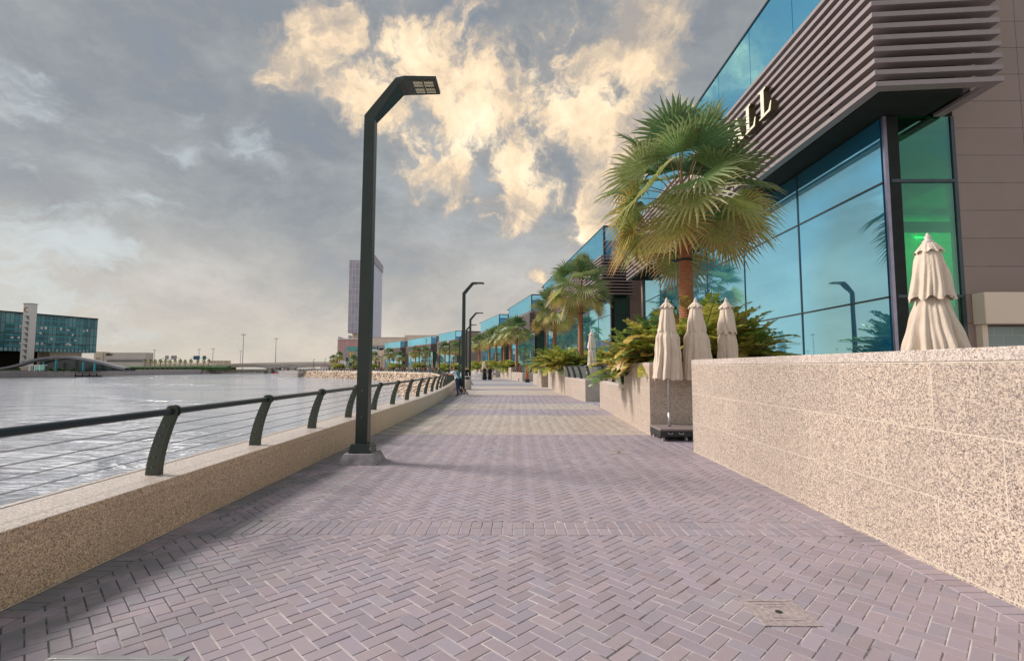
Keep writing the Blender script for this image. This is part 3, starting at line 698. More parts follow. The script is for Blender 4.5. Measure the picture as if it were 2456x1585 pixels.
# ------------------------------------------------------------------ closed umbrellas
def umbrella(label, loc, H=3.2, hem=1.35, rb=0.32, seed=0, trolley=True, group='closed cream umbrellas', segs=96, tilt=(0,0), twist=0.0):
    rr = random.Random(seed)
    r = empty('closed_umbrella', label, 'umbrella', loc, 0, group)
    r.rotation_euler = (tilt[0], tilt[1], rr.uniform(0, 6.28) if not trolley else 0)
    nf = 8; ph = [rr.uniform(0, 6.28) for _ in range(6)]
    fold = [rr.uniform(0.6, 1.25) for _ in range(nf)]
    def tier(z0, z1, r0, r1, amp, rows, name, scal, bul=0.0):
        m = MB(); vs = []
        for i in range(rows+1):
            t = i/rows; z = z0+(z1-z0)*t
            rad = r0+(r1-r0)*((t**0.85) if bul == 0 else t if bul < 0 else (min(1, t/0.22)**0.8*0.58+0.42*t))
            for k in range(segs):
                th = 2*math.pi*k/segs
                s = th*nf/(2*math.pi); fi = int(s) % nf
                f = abs(math.sin(s*math.pi))**0.8*fold[fi]
                f2 = math.sin(th*13+ph[0]+t*1.4)*0.40+math.sin(th*23+ph[1]-t*1.8)*0.30+math.sin(th*5+ph[3]+t*4)*0.25
                rk = rad*(1-amp*(0.25+t*0.75)*(1-f)*1.0+amp*0.55*f2*(0.35+0.65*t))+0.006*math.sin(th*3+z*17+ph[2])
                a = th+twist*t+0.10*math.sin(z*5+ph[4])*(t)
                zz = z-scal*t*t*(0.5+0.5*math.sin(s*2*math.pi+ph[5]))
                vs.append((rk*math.cos(a), rk*math.sin(a), zz))
        fs = [(i*segs+k, i*segs+(k+1)%segs, (i+1)*segs+(k+1)%segs, (i+1)*segs+k) for i in range(rows) for k in range(segs)]
        fs = [f[::-1] for f in fs]
        m.add(vs, fs); return m.build(name, M_canvas, r, smooth=True)
    k = (H-hem)/1.85
    tier(H-0.66*k, hem, 0.115, rb, 0.40, 30, 'canopy', 0.05, -1 if rb > 0.4 else 0.03)
    tier(H-0.17*k, H-0.78*k, 0.105, 0.215+max(0, rb-0.34)*0.25, 0.22, 14, 'upper_canopy', 0.06)
    tier(H-0.11*k, H-0.225*k, 0.045, 0.165, 0.16, 5, 'top_flounce', 0.035)
    m = MB(); m.lathe([(0.06,-0.15),(0.062,-0.11),(0.03,-0.09),(0.042,-0.065),(0.03,-0.04),(0.014,-0.03),(0.02,-0.012),(0.002,0.0)], 16, (0,0,H)); m.build('finial', M_finial, r, smooth=True)
    zb = 0.27 if trolley else 0.0
    m = MB(); m.tube([(0,0,zb),(0,0,H-0.1)], 0.024, 12); m.build('pole', M_alu, r, smooth=True)
    m = MB(); m.tube([(0,0,zb),(0,0,zb+0.32)], 0.031, 12); m.build('pole_sleeve', M_alu, r, smooth=True)
    if trolley:
        m = MB(); m.box((-0.33,-0.44,0.10),(0.33,0.42,0.225)); b = m.build('trolley_base', M_blk, r, bevel=0.008)
        m = MB(); m.box((-0.335,-0.445,0.227),(0.335,0.425,0.27)); m.build('ballast_slab', M_slab, r, bevel=0.006)
        for x in (-0.25, 0.25):
            for y in (-0.36, 0.34):
                m = MB(); m.tube([(x-0.02,y,0.042),(x+0.02,y,0.042)], 0.042, 14); m.box((x-0.028,y-0.012,0.04),(x-0.022,y+0.012,0.1)); m.box((x+0.022,y-0.012,0.04),(x+0.028,y+0.012,0.1))
                m.build('caster', M_greyw, r)
        m = MB()
        for x in (-0.12, 0.12): m.tube([(x-0.05,-0.45,0.19),(x-0.04,-0.47,0.165),(x+0.04,-0.47,0.165),(x+0.05,-0.45,0.19)], 0.007, 6)
        m.build('handle', M_alu, r)
    else:
        m = MB(); m.box((-0.3,-0.3,0),(0.3,0.3,0.07)); m.tube([(0,0,0.07),(0,0,0.3)], 0.04, 12); m.build('base', M_blk, r)
    return r
umbrella('closed cream umbrella on a black wheeled trolley, pole fully visible', (3.44,11.46,0), 3.20, 1.36, 0.335, 3)
umbrella('closed cream umbrella half hidden by the granite wall corner, middle of the three together', (4.10,11.46,0), 3.20, 1.36, 0.335, 7)
umbrella('slimmer closed cream umbrella, rightmost of the three in front of the big shrubs', (4.80,11.46,0), 3.20, 1.30, 0.23, 11, twist=0.5)
umbrella('large closed cream umbrella on its own by the mall corner behind the foreground wall', (5.42,6.55,0), 3.37, 1.35, 0.50, 21, trolley=False, segs=120)
umbrella('crumpled slim closed umbrella behind the green railing in the middle distance', (3.72,24.9,0), 3.48, 1.3, 0.23, 31, trolley=False, twist=0.9)
p = at(1159, 866, 76); umbrella('thin closed umbrella upright behind the two women in black', (p.x,p.y,0), p.z, 1.2, 0.22, 41, trolley=False, segs=48)
p = at(1168, 866, 74); umbrella('thin closed umbrella leaning over behind the two women in black', (p.x,p.y,0), p.z, 1.2, 0.22, 43, trolley=False, segs=48, tilt=(0, R(-9)))
for u, v, d, lab in ((1026,862,150,'leftmost of the three closed umbrellas among the far crowd'),(1036.5,862,150,'middle of the three closed umbrellas among the far crowd'),(1047,865,150,'rightmost of the three closed umbrellas among the far crowd')):
    p = at(u, v, d); umbrella('small pale closed umbrella, '+lab, (p.x,p.y,0), p.z, 0.9, 0.35, int(u), trolley=False, segs=32)

# ------------------------------------------------------------------ palms
def palm_template(seed, nleaf, nseg, crownR, detail):
    rr = random.Random(seed); m = MB(); st = MB()
    for li in range(nleaf):
        f = li/(nleaf-1)                       # 0 = top youngest, 1 = lowest
        az = li*2.39996+rr.uniform(-0.25, 0.25)
        el = R(88-106*f+rr.uniform(-12, 12))      # petiole elevation
        pl = crownR*(0.42+0.16*rr.random()); bl = crownR*(0.50+0.10*rr.random())*(1.0-0.12*(f > 0.85))
        d = Vector((math.cos(az)*math.cos(el), math.sin(az)*math.cos(el), math.sin(el)))
        side = Vector((-math.sin(az), math.cos(az), 0))
        p0 = Vector((math.cos(az)*0.12, math.sin(az)*0.12, 0.25-0.62*f))
        mid = p0+d*pl*0.55; d2 = (d+Vector((0,0,-0.35-0.1*f))).normalized(); p1 = mid+d2*pl*0.45
        st.tube([p0, mid, p1], [0.022, 0.016, 0.010], 5 if detail else 3, cap=False)
        # fan
        d3 = (d2+Vector((0,0,-0.08-1.15*f*f))).normalized()
        nrm = side.cross(d3).normalized()*-1
        if nrm.z < 0: nrm = -nrm
        roll = rr.uniform(-0.75, 0.75)
        side2 = (side*math.cos(roll)+nrm*math.sin(roll)).normalized(); nrm = d3.cross(side2).normalized()
        if nrm.z < 0: nrm = -nrm
        span = R(rr.uniform(88, 112))
        if f < 0.30: base = (0.115, 0.22, 0.080)
        elif f < 0.62: base = (0.17, 0.27, 0.085)
        elif f < 0.85: base = (0.36, 0.40, 0.11)
        else: base = (0.46, 0.42, 0.12)
        if rr.random() < 0.2: base = lerp(base, (0.24,0.23,0.09), 0.5)
        g = rr.uniform(0.8, 1.25); base = tuple(c*g for c in base)
        tip = lerp(base, (0.42, 0.33, 0.17), 0.35+0.45*f)
        if f > 0.8: tip = (0.50, 0.24, 0.09)
        nr = 5 if detail else 3
        ws = [0.0, 0.5, 1.0, 0.55, 0.02] if detail else [0.0, 1.0, 0.05]
        ts = [0.0, 0.28, 0.52, 0.78, 1.0] if detail else [0.0, 0.5, 1.0]
        for s in range(nseg):
            a = -span+2*span*s/(nseg-1); a += rr.uniform(-0.015, 0.015)
            L = bl*(0.80+0.20*math.cos(a*0.8))*rr.uniform(0.93, 1.04)
            hw = math.tan(span/(nseg-1))*0.98
            dr = (d3*math.cos(a)+side2*math.sin(a)).normalized(); tn = (-d3*math.sin(a)+side2*math.cos(a)).normalized()
            vs = []; droop = rr.uniform(0.12, 0.38)*(1.0 if f < 0.7 else 0.5)
            cup = 0.16*abs(math.sin(a))
            for t, wq in zip(ts, ws):
                q = p1+dr*L*t+nrm*(cup*L*t*0.8)
                z = -(max(0, t-0.48)**2)*L*droop*2.6; q = q+Vector((0,0,z))
                if t > 0.95: q += tn*rr.uniform(-0.03, 0.03)
                wdt = hw*L*0.55*wq if t <= 0.53 else hw*L*0.55*wq
                fold = nrm*(0.30*wdt)
                vs += [q-tn*wdt-fold, q+fold, q+tn*wdt-fold]
            o_ = [tuple(v) for v in vs]
            fs = []; cs = []
            for i in range(nr-1):
                c = lerp(base, tip, max(0, (ts[i]+ts[i+1])/2-0.35)*1.4)
                for k in (0, 1):
                    fs.append((i*3+k, i*3+k+1, i*3+3+k+1, i*3+3+k)); cs.append(c)
            ob = len(m.v); m.v += o_
            for f_, c in zip(fs, cs): m.f.append(tuple(x+ob for x in f_)); m.m.append(0); m.c.append(c)
    return m, st
def trunk_mesh(h, r0, seed):
    rr = random.Random(seed); m = MB(); n = 20 if h > 3 else 10
    pr = []
    for i in range(n*2+1):
        t = i/(n*2); rad = r0*(1.28-0.42*t+0.16*max(0, 0.12-t)/0.12)+ (0.010 if i % 2 else 0)
        if t > 0.88: rad *= 1+ (t-0.88)*1.6
        pr.append((rad, h*t))
    m.lathe(pr, 18); return m
M_trunk2 = mat('grey_palm_bark', (0.20, 0.15, 0.11), 0.9, var=0.3)
def palm(label, loc, hc, crown, m_tr_r=0.15, lamp_band=True, rz=0.0, sc=1.0, zb=0.0, group='fan palms along the mall front'):
    r = empty('fan_palm', label, 'palm tree', (loc[0], loc[1], zb), rz, group)
    h = hc-zb
    trunk_mesh(h, m_tr_r, 1).build('trunk', M_trunk2 if 'far bank' in group else M_trunk, r, smooth=True)
    o = bpy.data.objects.new('crown', crown[0]); COL.objects.link(o); o.parent = r; o.location = (0,0,h); o.scale = (sc,)*3
    o2 = bpy.data.objects.new('leaf_stalks', crown[1]); COL.objects.link(o2); o2.parent = r; o2.location = (0,0,h); o2.scale = (sc,)*3
    if lamp_band:
        zz = h-1.55*sc
        m = MB(); m.lathe([(m_tr_r*1.12, -0.03),(m_tr_r*1.12, 0.03)], 18, (0,0,zz)); b = m.build('trunk_band', M_blk, r)
        m = MB(); m.box((m_tr_r*1.0,-0.05,zz+0.02),(m_tr_r*1.0+0.26,0.05,zz+0.07)); m.box((m_tr_r+0.1,-0.09,zz+0.06),(m_tr_r+0.34,0.09,zz+0.10))
        m.build('floodlight', M_mull, b)
    return r
def crown(seed, nl, ns, cr, det):
    a, b = palm_template(seed, nl, ns, cr, det); return (a.mesh('crown', M_leaf), b.mesh('leaf_stalks', M_petiole, True))
C1 = crown(12, 40, 30, 2.58, True); C2 = crown(33, 32, 24, 2.35, True); C3 = crown(71, 32, 13, 2.3, False); C4 = crown(88, 30, 13, 2.2, False)
palm('largest and nearest fan palm, before the louvred mall corner, floodlight strapped to its trunk', (4.52,13.3), 6.02, C1, 0.165, rz=1.9, zb=1.38)
palm('second fan palm along the wall, beside the crumpled closed umbrella', (4.2,33.0), 6.7, C2, 0.16, rz=1.0, zb=1.4)
palm('third fan palm, just left of and behind the second', (3.25,43.0), 6.3, C2, 0.15, rz=2.4, zb=1.15)
PS = [(1239,796,66,'palm above the orange posts, with a bare pale trunk'),(1209,806,80,'palm in the dense row just left of the orange post palm'),(1174,818,92,'palm directly above the two women in black'),(1150,826,103,'palm right of the lamp poles above the cafe chairs'),
      (1225,800,72,'palm leaning behind the orange post palm'),(1190,812,87,'palm between those above the women and the orange posts'),(1093,837,124,'palm with a brown skirt left of the lamp pole by the boys'),(1067.6,838,131,'palm above the two boys leaning on the rail'),(1020,846,150,'right palm of the pair under the red shop sign'),(997,847,152,'left palm of the pair under the red shop sign'),
      (958,857,185,'small palm in front of the last louvred block, right one'),(934.7,850,178,'small palm in front of the last louvred block, left one'),(900,857,200,'small palm right of the near lamp pole beside the cream gateway'),(849,862,235,'small palm at the teal glass shop front'),(814,855,225,'taller palm at the far tip by the pink building'),(800,863,232,'leftmost palm at the far tip')]
for i, (u, v, d, lab) in enumerate(PS):
    p = at(u, v, d); palm('fan '+lab, (p.x, p.y), p.z, C3 if i % 2 else C4, 0.17, lamp_band=False, rz=i*1.3, zb=0.3, sc=1.0 if d < 170 else 1.1)

# ------------------------------------------------------------------ big-leaved cycad shrubs
def shrub_template(seed, nf, npair, L, W):
    rr = random.Random(seed); m = MB()
    for k in range(nf):
        az = k*2.39996+rr.uniform(-0.3, 0.3); f = (k+0.5)/nf
        el = R(88-66*f**0.85+rr.uniform(-8, 8)); ln = L*rr.uniform(0.78, 1.08)
        bendr = rr.uniform(0.35, 1.0)+0.55*f
        p = Vector((math.cos(az)*0.08, math.sin(az)*0.08, 0)); pts = [p.copy()]; e = el
        n = npair
        dirs = []
        for i in range(n):
            t = i/n; e = el-bendr*1.15*t**1.4
            d = Vector((math.cos(az)*math.cos(e), math.sin(az)*math.cos(e), math.sin(e))); dirs.append(d); p = p+d*(ln/n); pts.append(p.copy())
        q = [pts[0], pts[n//3], pts[2*n//3], pts[-1]]
        m.tube(q, [0.014, 0.011, 0.008, 0.004], 4, 1, cap=False)
        pick = rr.random()
        base = (0.28,0.36,0.07) if pick < 0.38 else (0.50,0.47,0.10) if pick < 0.74 else (0.13,0.23,0.06) if pick < 0.88 else (0.46,0.34,0.08)
        side = Vector((-math.sin(az), math.cos(az), 0))
        for i in range(2, n):
            t = i/n; d = dirs[i]; nrm = d.cross(side).normalized()
            if nrm.z < 0: nrm = -nrm
            lw = W*(0.55+0.75*math.sin(math.pi*min(1, t*0.93+0.08)))
            for sg in (-1, 1):
                ax = (side*sg*0.88+d*0.52+nrm*rr.uniform(0.12, 0.42)).normalized()
                wx = ax.cross(nrm).normalized(); ww = lw*0.24
                b = pts[i]; l = lw*rr.uniform(0.88, 1.1)
                tw = rr.uniform(-0.4, 0.4); wx = (wx*math.cos(tw)+nrm*math.sin(tw)).normalized()
                dn = Vector((0,0,-1))*l*rr.uniform(0.02, 0.16)
                vs = [b, b+ax*l*0.30-wx*ww, b+ax*l*0.68-wx*ww*1.0+dn*0.4, b+ax*l+dn, b+ax*l*0.72+wx*ww*0.85+dn*0.4, b+ax*l*0.32+wx*ww]
                g = rr.uniform(0.75, 1.25); c = tuple(x*g for x in base)
                m.add(vs, [(0,1,2,3,4,5)], 0, c)
    return m
def shrub_mesh(*a): return shrub_template(*a).mesh('shrub', [M_leaf, M_petiole])
S1 = shrub_mesh(4, 76, 26, 2.15, 0.27); S2 = shrub_mesh(9, 66, 22, 1.7, 0.26); S3 = shrub_mesh(19, 30, 12, 1.5, 0.34); S4 = S3.copy(); S4.materials[0] = mat('bush_green', (0.06,0.13,0.04), 0.8, var=0.4)
def shrub(label, me, loc, sc=1.0, rz=0.0, group='broad-leaved cycad shrubs in the planters'):
    o = bpy.data.objects.new('cycad_shrub', me); COL.objects.link(o); o.location = loc; o.rotation_euler = (0,0,rz); o.scale = (sc,)*3
    return tag(o, label, 'shrub', group)
shrub('tallest cycad shrub, right behind the trunk of the nearest palm', S1, (4.85,13.4,1.5), 1.05, 0.3)
shrub('cycad shrub spreading over the wall at the far right of the big clump', S1, (5.85,13.9,1.4), 0.98, 2.0)
shrub('cycad shrub directly behind the umbrella on the trolley', S2, (3.95,13.7,1.5), 1.0, 1.1)
shrub('cycad shrub at the left end of the big clump', S2, (3.75,15.0,1.2), 1.0, 4.0)
shrub('cycad shrub filling the back of the big clump behind the palm trunk', S1, (5.2,14.8,1.2), 1.0, 5.0)
shrub('cycad shrub low down in front at the middle of the clump', S2, (4.5,13.3,1.3), 0.75, 2.6)
shrub('cycad shrub low down behind the slim umbrella', S2, (5.6,13.2,1.3), 0.7, 0.6)
for i, (u, v, d, s, lab) in enumerate(((1345,868,31,0.85,'cycad shrub left of the crumpled umbrella, over the second planter wall'),(1375,868,33,0.9,'cycad shrub just behind the crumpled umbrella'),(1320,872,36,0.9,'cycad shrub at the left part of the second planter'),(1440,868,30.5,0.95,'cycad shrub right of the crumpled umbrella'),(1312,873,42,0.8,'cycad shrub at the near end of the third planter'),(1400,862,35,1.0,'cycad shrub below the second palm'))):
    p = at(u, v, d); shrub(lab, S2 if i % 2 else S1, (p.x, p.y, 1.35), s, i*1.7)
for i, (u, d, s, z) in enumerate(((1240,70,0.9,1.2),(1230,70,1.0,1.2),(1218,70,1.1,1.2),(1205,75,1.1,1.1),(1190,86,1.2,1.2),(1176,88,1.2,1.2),(1160,90,1.2,1.2),(1146,94,1.2,1.2),(1135,104,1.3,1.2),(1090,120,1.5,0.6),(1072,128,1.6,0.5),(1060,130,1.6,0.5),(1012,150,1.9,0.5),(1000,148,1.9,0.5),(940,176,2.0,0.5),(955,180,2.0,0.5),(898,198,2.0,0.6),(806,226,2.2,0.5),(820,226,2.2,0.5),(852,230,2.2,0.5))):
    p = at(u, 878, d); shrub('distant cycad shrub %s' % ('under the palms above the women in black' if 1140 < u < 1200 else 'beyond the orange posts' if u >= 1200 else 'over the walkway right of the bin' if u > 1120 else 'at the foot of the far curve palms' if u > 1050 else 'below the red shop sign' if u > 990 else 'before the last louvred block' if u > 930 else 'at the far tip buildings'), S3, (p.x, p.y, z), s, i*2.1)
# yellowed frond hanging over the low wall
rr = random.Random(77); m = MB()
for (p0, az, el, ln, cr) in ((Vector((3.62,14.7,2.0)), R(200), R(15), 1.35, 1.75), (Vector((3.60,14.2,2.05)), R(215), R(22), 1.25, 1.6), (Vector((3.55,13.7,2.1)), R(190), R(35), 1.05, 1.7), (Vector((3.6,15.0,2.2)), R(170), R(30), 1.1, 1.5), (Vector((3.6,13.2,2.3)), R(205), R(40), 1.0, 1.5)):
    n = 24; p = p0.copy(); pts = [p.copy()]; ds = []
    for i in range(n):
        e = el-cr*(i/n)**0.8; d = Vector((math.cos(az)*math.cos(e), math.sin(az)*math.cos(e), math.sin(e))); ds.append(d); p = p+d*ln/n; pts.append(p.copy())
    m.tube([pts[0], pts[8], pts[16], pts[-1]], [0.012,0.01,0.007,0.003], 5, 1, cap=False)
    side = Vector((-math.sin(az), math.cos(az), 0))
    for i in range(1, n):
        d = ds[i]; nrm = d.cross(side).normalized()
        for sg in (-1, 1):
            ax = (side*sg*0.9+d*0.45+nrm*0.1).normalized(); wx = d; l = 0.25*rr.uniform(0.85,1.1)*(0.6+0.5*math.sin(math.pi*i/n)); b = pts[i]; ww = 0.030
            c = rr.choice([(0.62,0.42,0.06),(0.70,0.50,0.10),(0.55,0.30,0.05),(0.66,0.52,0.16)])
            m.add([b, b+ax*l*0.3-wx*ww, b+ax*l*0.7-wx*ww, b+ax*l, b+ax*l*0.7+wx*ww, b+ax*l*0.3+wx*ww], [(0,1,2,3,4,5)], 0, c)
o = m.build('yellow_fronds', [M_leaf, M_petiole]); tag(o, 'yellowed drooping cycad fronds hanging over the low granite wall', 'plant')
# ------------------------------------------------------------------ mall blocks
def mall(label, a, b, first=False, perp=1.6, depth=16, low=False):
    a = Vector(a); b = Vector(b); U = (b-a); L = U.length; ang = math.atan2(U.y, U.x)-math.pi/2
    r = empty('mall_block', label, 'mall building', (a.x, a.y, 0), ang, 'stepped louvred mall blocks along the promenade')
    # local: +y along the facade away from camera, +x into the building
    m = MB()
    if first: m.box((perp, 0, -0.05), (depth, 0.25, 13.0)); m.box((perp, 6.0, -0.05), (depth, L+3, 12.99)); m.box((12, 0.25, -0.05), (depth, 6.0, 12.98)); m.box((perp, 0.25, 12.6), (12, 6.0, 12.97))
    else: m.box((perp, 0, -0.05), (depth, L+3, 13.0))
    m.build('wall', M_stone, r)
    m = MB(); m.box((-0.45, 0.05, 13.22), (depth, L+3, 13.30)); m.build('roof', M_greyw, r)
    nb = int(L/3.6)
    for i in range(nb+1):                                   # main curtain wall bays
        y0 = i*3.6+0.14 if i == 0 else i*3.6; y1 = min((i+1)*3.6, L)
        if y1-y0 < 0.3: continue
        m = MB(); m.box((0.0, y0, 0), (0.05, y1-0.02, 7.4)); m.build('window', M_glass, r)
    m = MB()
    for i in range(1, nb+1): m.box((-0.02, i*3.6-0.035, 0), (0.03, i*3.6+0.015, 7.4))
    for z in (3.2, 5.87): m.box((-0.025, 0.1, z-0.02), (0.03, L, z+0.02))
    m.build('window_frame', M_mull, r)
    m = MB(); m.box((-0.02, -0.012, 0), (0.055, 0.05, 7.4)); m.build('corner_trim', M_mullv, r)
    # return face of the corner
    f = None
    m = MB(); m.box((0.32, 0.02, 0), (perp-0.06, 0.05, 7.4)); f = m.build('window', M_pane if first else M_glassd, r)
    m = MB()
    for z in (3.2, 5.87): m.box((0.10, -0.02, z-0.035), (perp, 0.02, z+0.035))
    MB().box((0.057, -0.01, 0), (0.32, 0.06, 7.4)).build('corner_post', M_soff, r); m.box((perp-0.06, -0.01, 0), (perp+0.02, 0.06, 7.4))
    m.build('window_frame', M_mull, r)
    OW = 1.1; R1 = 1.36 if first else 1.6
    # soffit + louvre backing
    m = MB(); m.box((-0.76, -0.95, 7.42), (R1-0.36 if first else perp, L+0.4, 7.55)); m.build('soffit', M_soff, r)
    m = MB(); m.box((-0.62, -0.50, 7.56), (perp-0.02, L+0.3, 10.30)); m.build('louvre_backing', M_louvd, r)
    outer = [(-OW, L+0.2), (-OW, -1.3), (R1, -1.48 if first else -1.3), (R1, -0.02)]
    inner = [(-OW+0.22, L+0.2), (-OW+0.22, -1.09), (R1-0.22, -1.25 if first else -1.08), (R1-0.22, -0.02)]
    nl = 13
    for k in range(nl):
        z = 7.38+k*0.25; m = MB()
        for i in range(3):
            A, B, C, D = outer[i], outer[i+1], inner[i+1], inner[i]
            m.add([(*A,z),(*B,z),(*C,z),(*D,z),(*A,z+0.10),(*B,z+0.10),(*C,z+0.07),(*D,z+0.07)], [(3,2,1,0),(4,5,6,7),(0,1,5,4),(2,3,7,6)] + ([(3,0,4,7)] if i == 0 else []) + ([(1,2,6,5)] if i == 2 else []))
        m.build('louvre', M_louv, r)
    m = MB()
    for i in range(int(L/3.6)+1): m.box((-0.99, i*3.6+0.3, 7.56), (-0.63, i*3.6+0.36, 10.28))
    m.build('louvre_bracket', M_louvd, r)
    # clerestory glass parapet
    m = MB(); m.box((-0.5, 0.0, 10.32), (perp, L, 10.50)); m.build('ledge', M_louv, r)
    nb2 = int(L/2.6)+1
    for i in range(nb2):
        y0 = 0.12 if i == 0 else i*2.6; y1 = min((i+1)*2.6-0.03, L)
        if y1-y0 < 0.3: continue
        m = MB(); m.box((-0.5, y0, 10.5), (-0.45, y1, 13.16)); m.build('upper_window', M_gtopg, r)
    m = MB(); m.box((-0.36, 0.0, 10.5), (perp-0.16, 0.05, 13.10)); m.build('upper_window', M_glass, r)
    m = MB(); m.box((-0.53, -0.03, 10.5), (-0.36, 0.12, 13.16)); m.box((perp-0.16, -0.03, 10.5), (perp+0.003, 0.1, 13.10)); m.box((-0.54, -0.04, 13.165), (perp, L, 13.215)); m.build('parapet_trim', M_mull, r)
    m = MB(); m.box((-0.44, 0.3, 10.5), (-0.40, L, 13.1)); m.build('parapet_backing', M_glassd, r)
    m = MB(); m.box((-0.1, L, 0), (perp+3, L+0.3, 12.9)); m.build('end_wall', M_stone, r)
    return r
MB_ = [((8.5,11.3),(8.42,33.0),'nearest mall block with the big reflective facade and cream sign letters')]
def fp_(u, v): p = at(u, v, 13920/1200.0*1200/(881-v)/1.0); return p
def mod(u0, v0, u1, v1):
    d0 = 11.65*1200/(881-v0); d1 = 11.65*1200/(881-v1)
    p0 = at(u0, 881, d0); p1 = at(u1, 881, d1)
    t = Vector((p1.x-p0.x, p1.y-p0.y)).normalized(); nr = Vector((t.y, -t.x))
    return ((p0.x+nr.x*0.5, p0.y+nr.y*0.5), (p1.x+nr.x*0.5, p1.y+nr.y*0.5))
for (q, lab) in ((mod(1452,536.5,1305.5,681),'second mall block, its louvred corner behind the second palm'), (mod(1275,705,1220,739),'third mall block, above the dense row of palms'), (mod(1197,753,1152,773),'fourth mall block, blue glass strip right of the small lamps'), (mod(1092,792.6,1052,801.5),'fifth mall block, just left of the lamp pole by the boys'), (mod(1034,806,977,816),'sixth mall block, carrying the red shop sign'), (mod(960,818,922,823),'seventh and last mall block, carrying a small white sign')):
    MB_.append((q[0], q[1], lab))
mods = [mall(lab, a, b, first=(i == 0)) for i, (a, b, lab) in enumerate(MB_)]
# interior behind the clear corner pane of the nearest block
r0 = mods[0]
m = MB(); m.box((0.1,5.8,0),(11.9,5.95,7.3)); m.build('interior_wall', M_white, r0)
m = MB(); m.box((0.1,0.3,7.0),(11.9,5.75,7.1)); m.build('interior_ceiling', M_greyw, r0)
m = MB(); m.box((0.1,0.3,-0.05),(11.9,5.75,0.02)); m.build('interior_floor', M_greyw, r0)
m = MB(); m.box((0.1,3.0,5.55),(11.9,3.3,5.8)); m.build('interior_beam', M_mull, r0)
m = MB(); m.box((0.1,3.6,3.0),(11.9,5.7,3.4)); m.build('gallery_floor', M_mull, r0)
for (u, v, w_) in ((2198,465,0.32),(2200,473,0.36),(2222,488,0.30),(2200,501,0.30),(2216,540,0.25),(2199,570,0.26)):
    p = at(u, v, 17.0); m = MB(); m.box((p.x-8.5,5.70,p.z),(p.x-8.5+w_,5.75,p.z+0.035)); m.build('ceiling_lamp', M_strip, r0)
al = bpy.data.lights.new('interior_lamp', 'AREA'); al.energy = 140; al.size = 4; al.color = (1,0.97,0.9)
ao = bpy.data.objects.new('interior_lamp', al); COL.objects.link(ao); ao.parent = r0; ao.location = (6, 3.0, 6.9)
# service opening at the foot of the stone wall
m = MB(); m.box((1.75,-0.32,2.55),(9,0.0,3.25)); m.build('awning_box', M_canvasw if 'M_canvasw' in globals() else M_cream, r0, bevel=0.02)
m = MB(); m.box((1.95,-0.10,0),(2.9,-0.004,2.5)); m.build('block_wall', mat('grey_block', rough=0.8, fn=lambda h, bs, P, out: h.set(bs, 'Base Color', h.n('ShaderNodeTexBrick', ins={'Vector': h.n('ShaderNodeCombineXYZ', ins={0: h.n('ShaderNodeSeparateXYZ', ins={0: P}).outputs[0], 1: h.n('ShaderNodeSeparateXYZ', ins={0: P}).outputs[2]}).outputs[0], 'Scale': 1.0, 'Brick Width': 0.42, 'Row Height': 0.21, 'Mortar Size': 0.004, 'Color1': (0.26,0.30,0.28), 'Color2': (0.24,0.28,0.26), 'Mortar': (0.4,0.42,0.4)}).outputs[0])), r0)
m = MB(); m.box((2.9,-0.06,0),(6.5,-0.005,2.5)); m.build('dark_opening', M_louvd, r0)
m = MB(); m.box((1.80,-0.16,0),(1.92,-0.002,2.54)); m.build('opening_frame', M_cream, r0)

# ------------------------------------------------------------------ cream serif letters on the louvres
GL = {'L': [(0,0),(.68,0),(.76,.32),(.70,.32),(.58,.09),(.32,.09),(.32,.93),(.44,.96),(.44,1),(0,1),(0,.96),(.12,.93),(.12,.07),(0,.04)],
 'A': [(0,0),(.30,0),(.30,.04),(.21,.06),(.29,.27),(.56,.27),(.64,.06),(.55,.04),(.55,0),(.98,0),(.98,.04),(.88,.06),(.54,1),(.44,1),(.11,.06),(0,.04)],
 'M': [(0,0),(.30,0),(.30,.04),(.19,.06),(.19,.78),(.52,0),(.58,0),(.88,.80),(.88,.06),(.78,.04),(.78,0),(1.18,0),(1.18,.04),(1.08,.06),(1.08,.94),(1.18,.96),(1.18,1),(.88,1),(.61,.34),(.30,1),(0,1),(0,.96),(.10,.94),(.10,.06),(0,.04)],
 'U': [(.12,.94),(.12,.30),(.20,.08),(.42,-.02),(.66,.08),(.74,.30),(.74,.94),(.84,.96),(.84,1),(.56,1),(.56,.96),(.66,.94),(.66,.32),(.58,.14),(.45,.09),(.34,.14),(.28,.32),(.28,.94),(.38,.96),(.38,1),(0,1),(0,.96)]}
def ring(n, rx, ry, ix, iy, cx, cy):
    o = [(cx+rx*math.cos(2*math.pi*k/n), cy+ry*math.sin(2*math.pi*k/n)) for k in range(n)]
    i = [(cx+ix*math.cos(2*math.pi*k/n), cy+iy*math.sin(2*math.pi*k/n)) for k in range(n)]; return o, i
sg = empty('mall_sign', 'cream serif letters ending in MALL on the louvres behind the nearest palm', 'sign', (7.24, 24.0, 8.87))
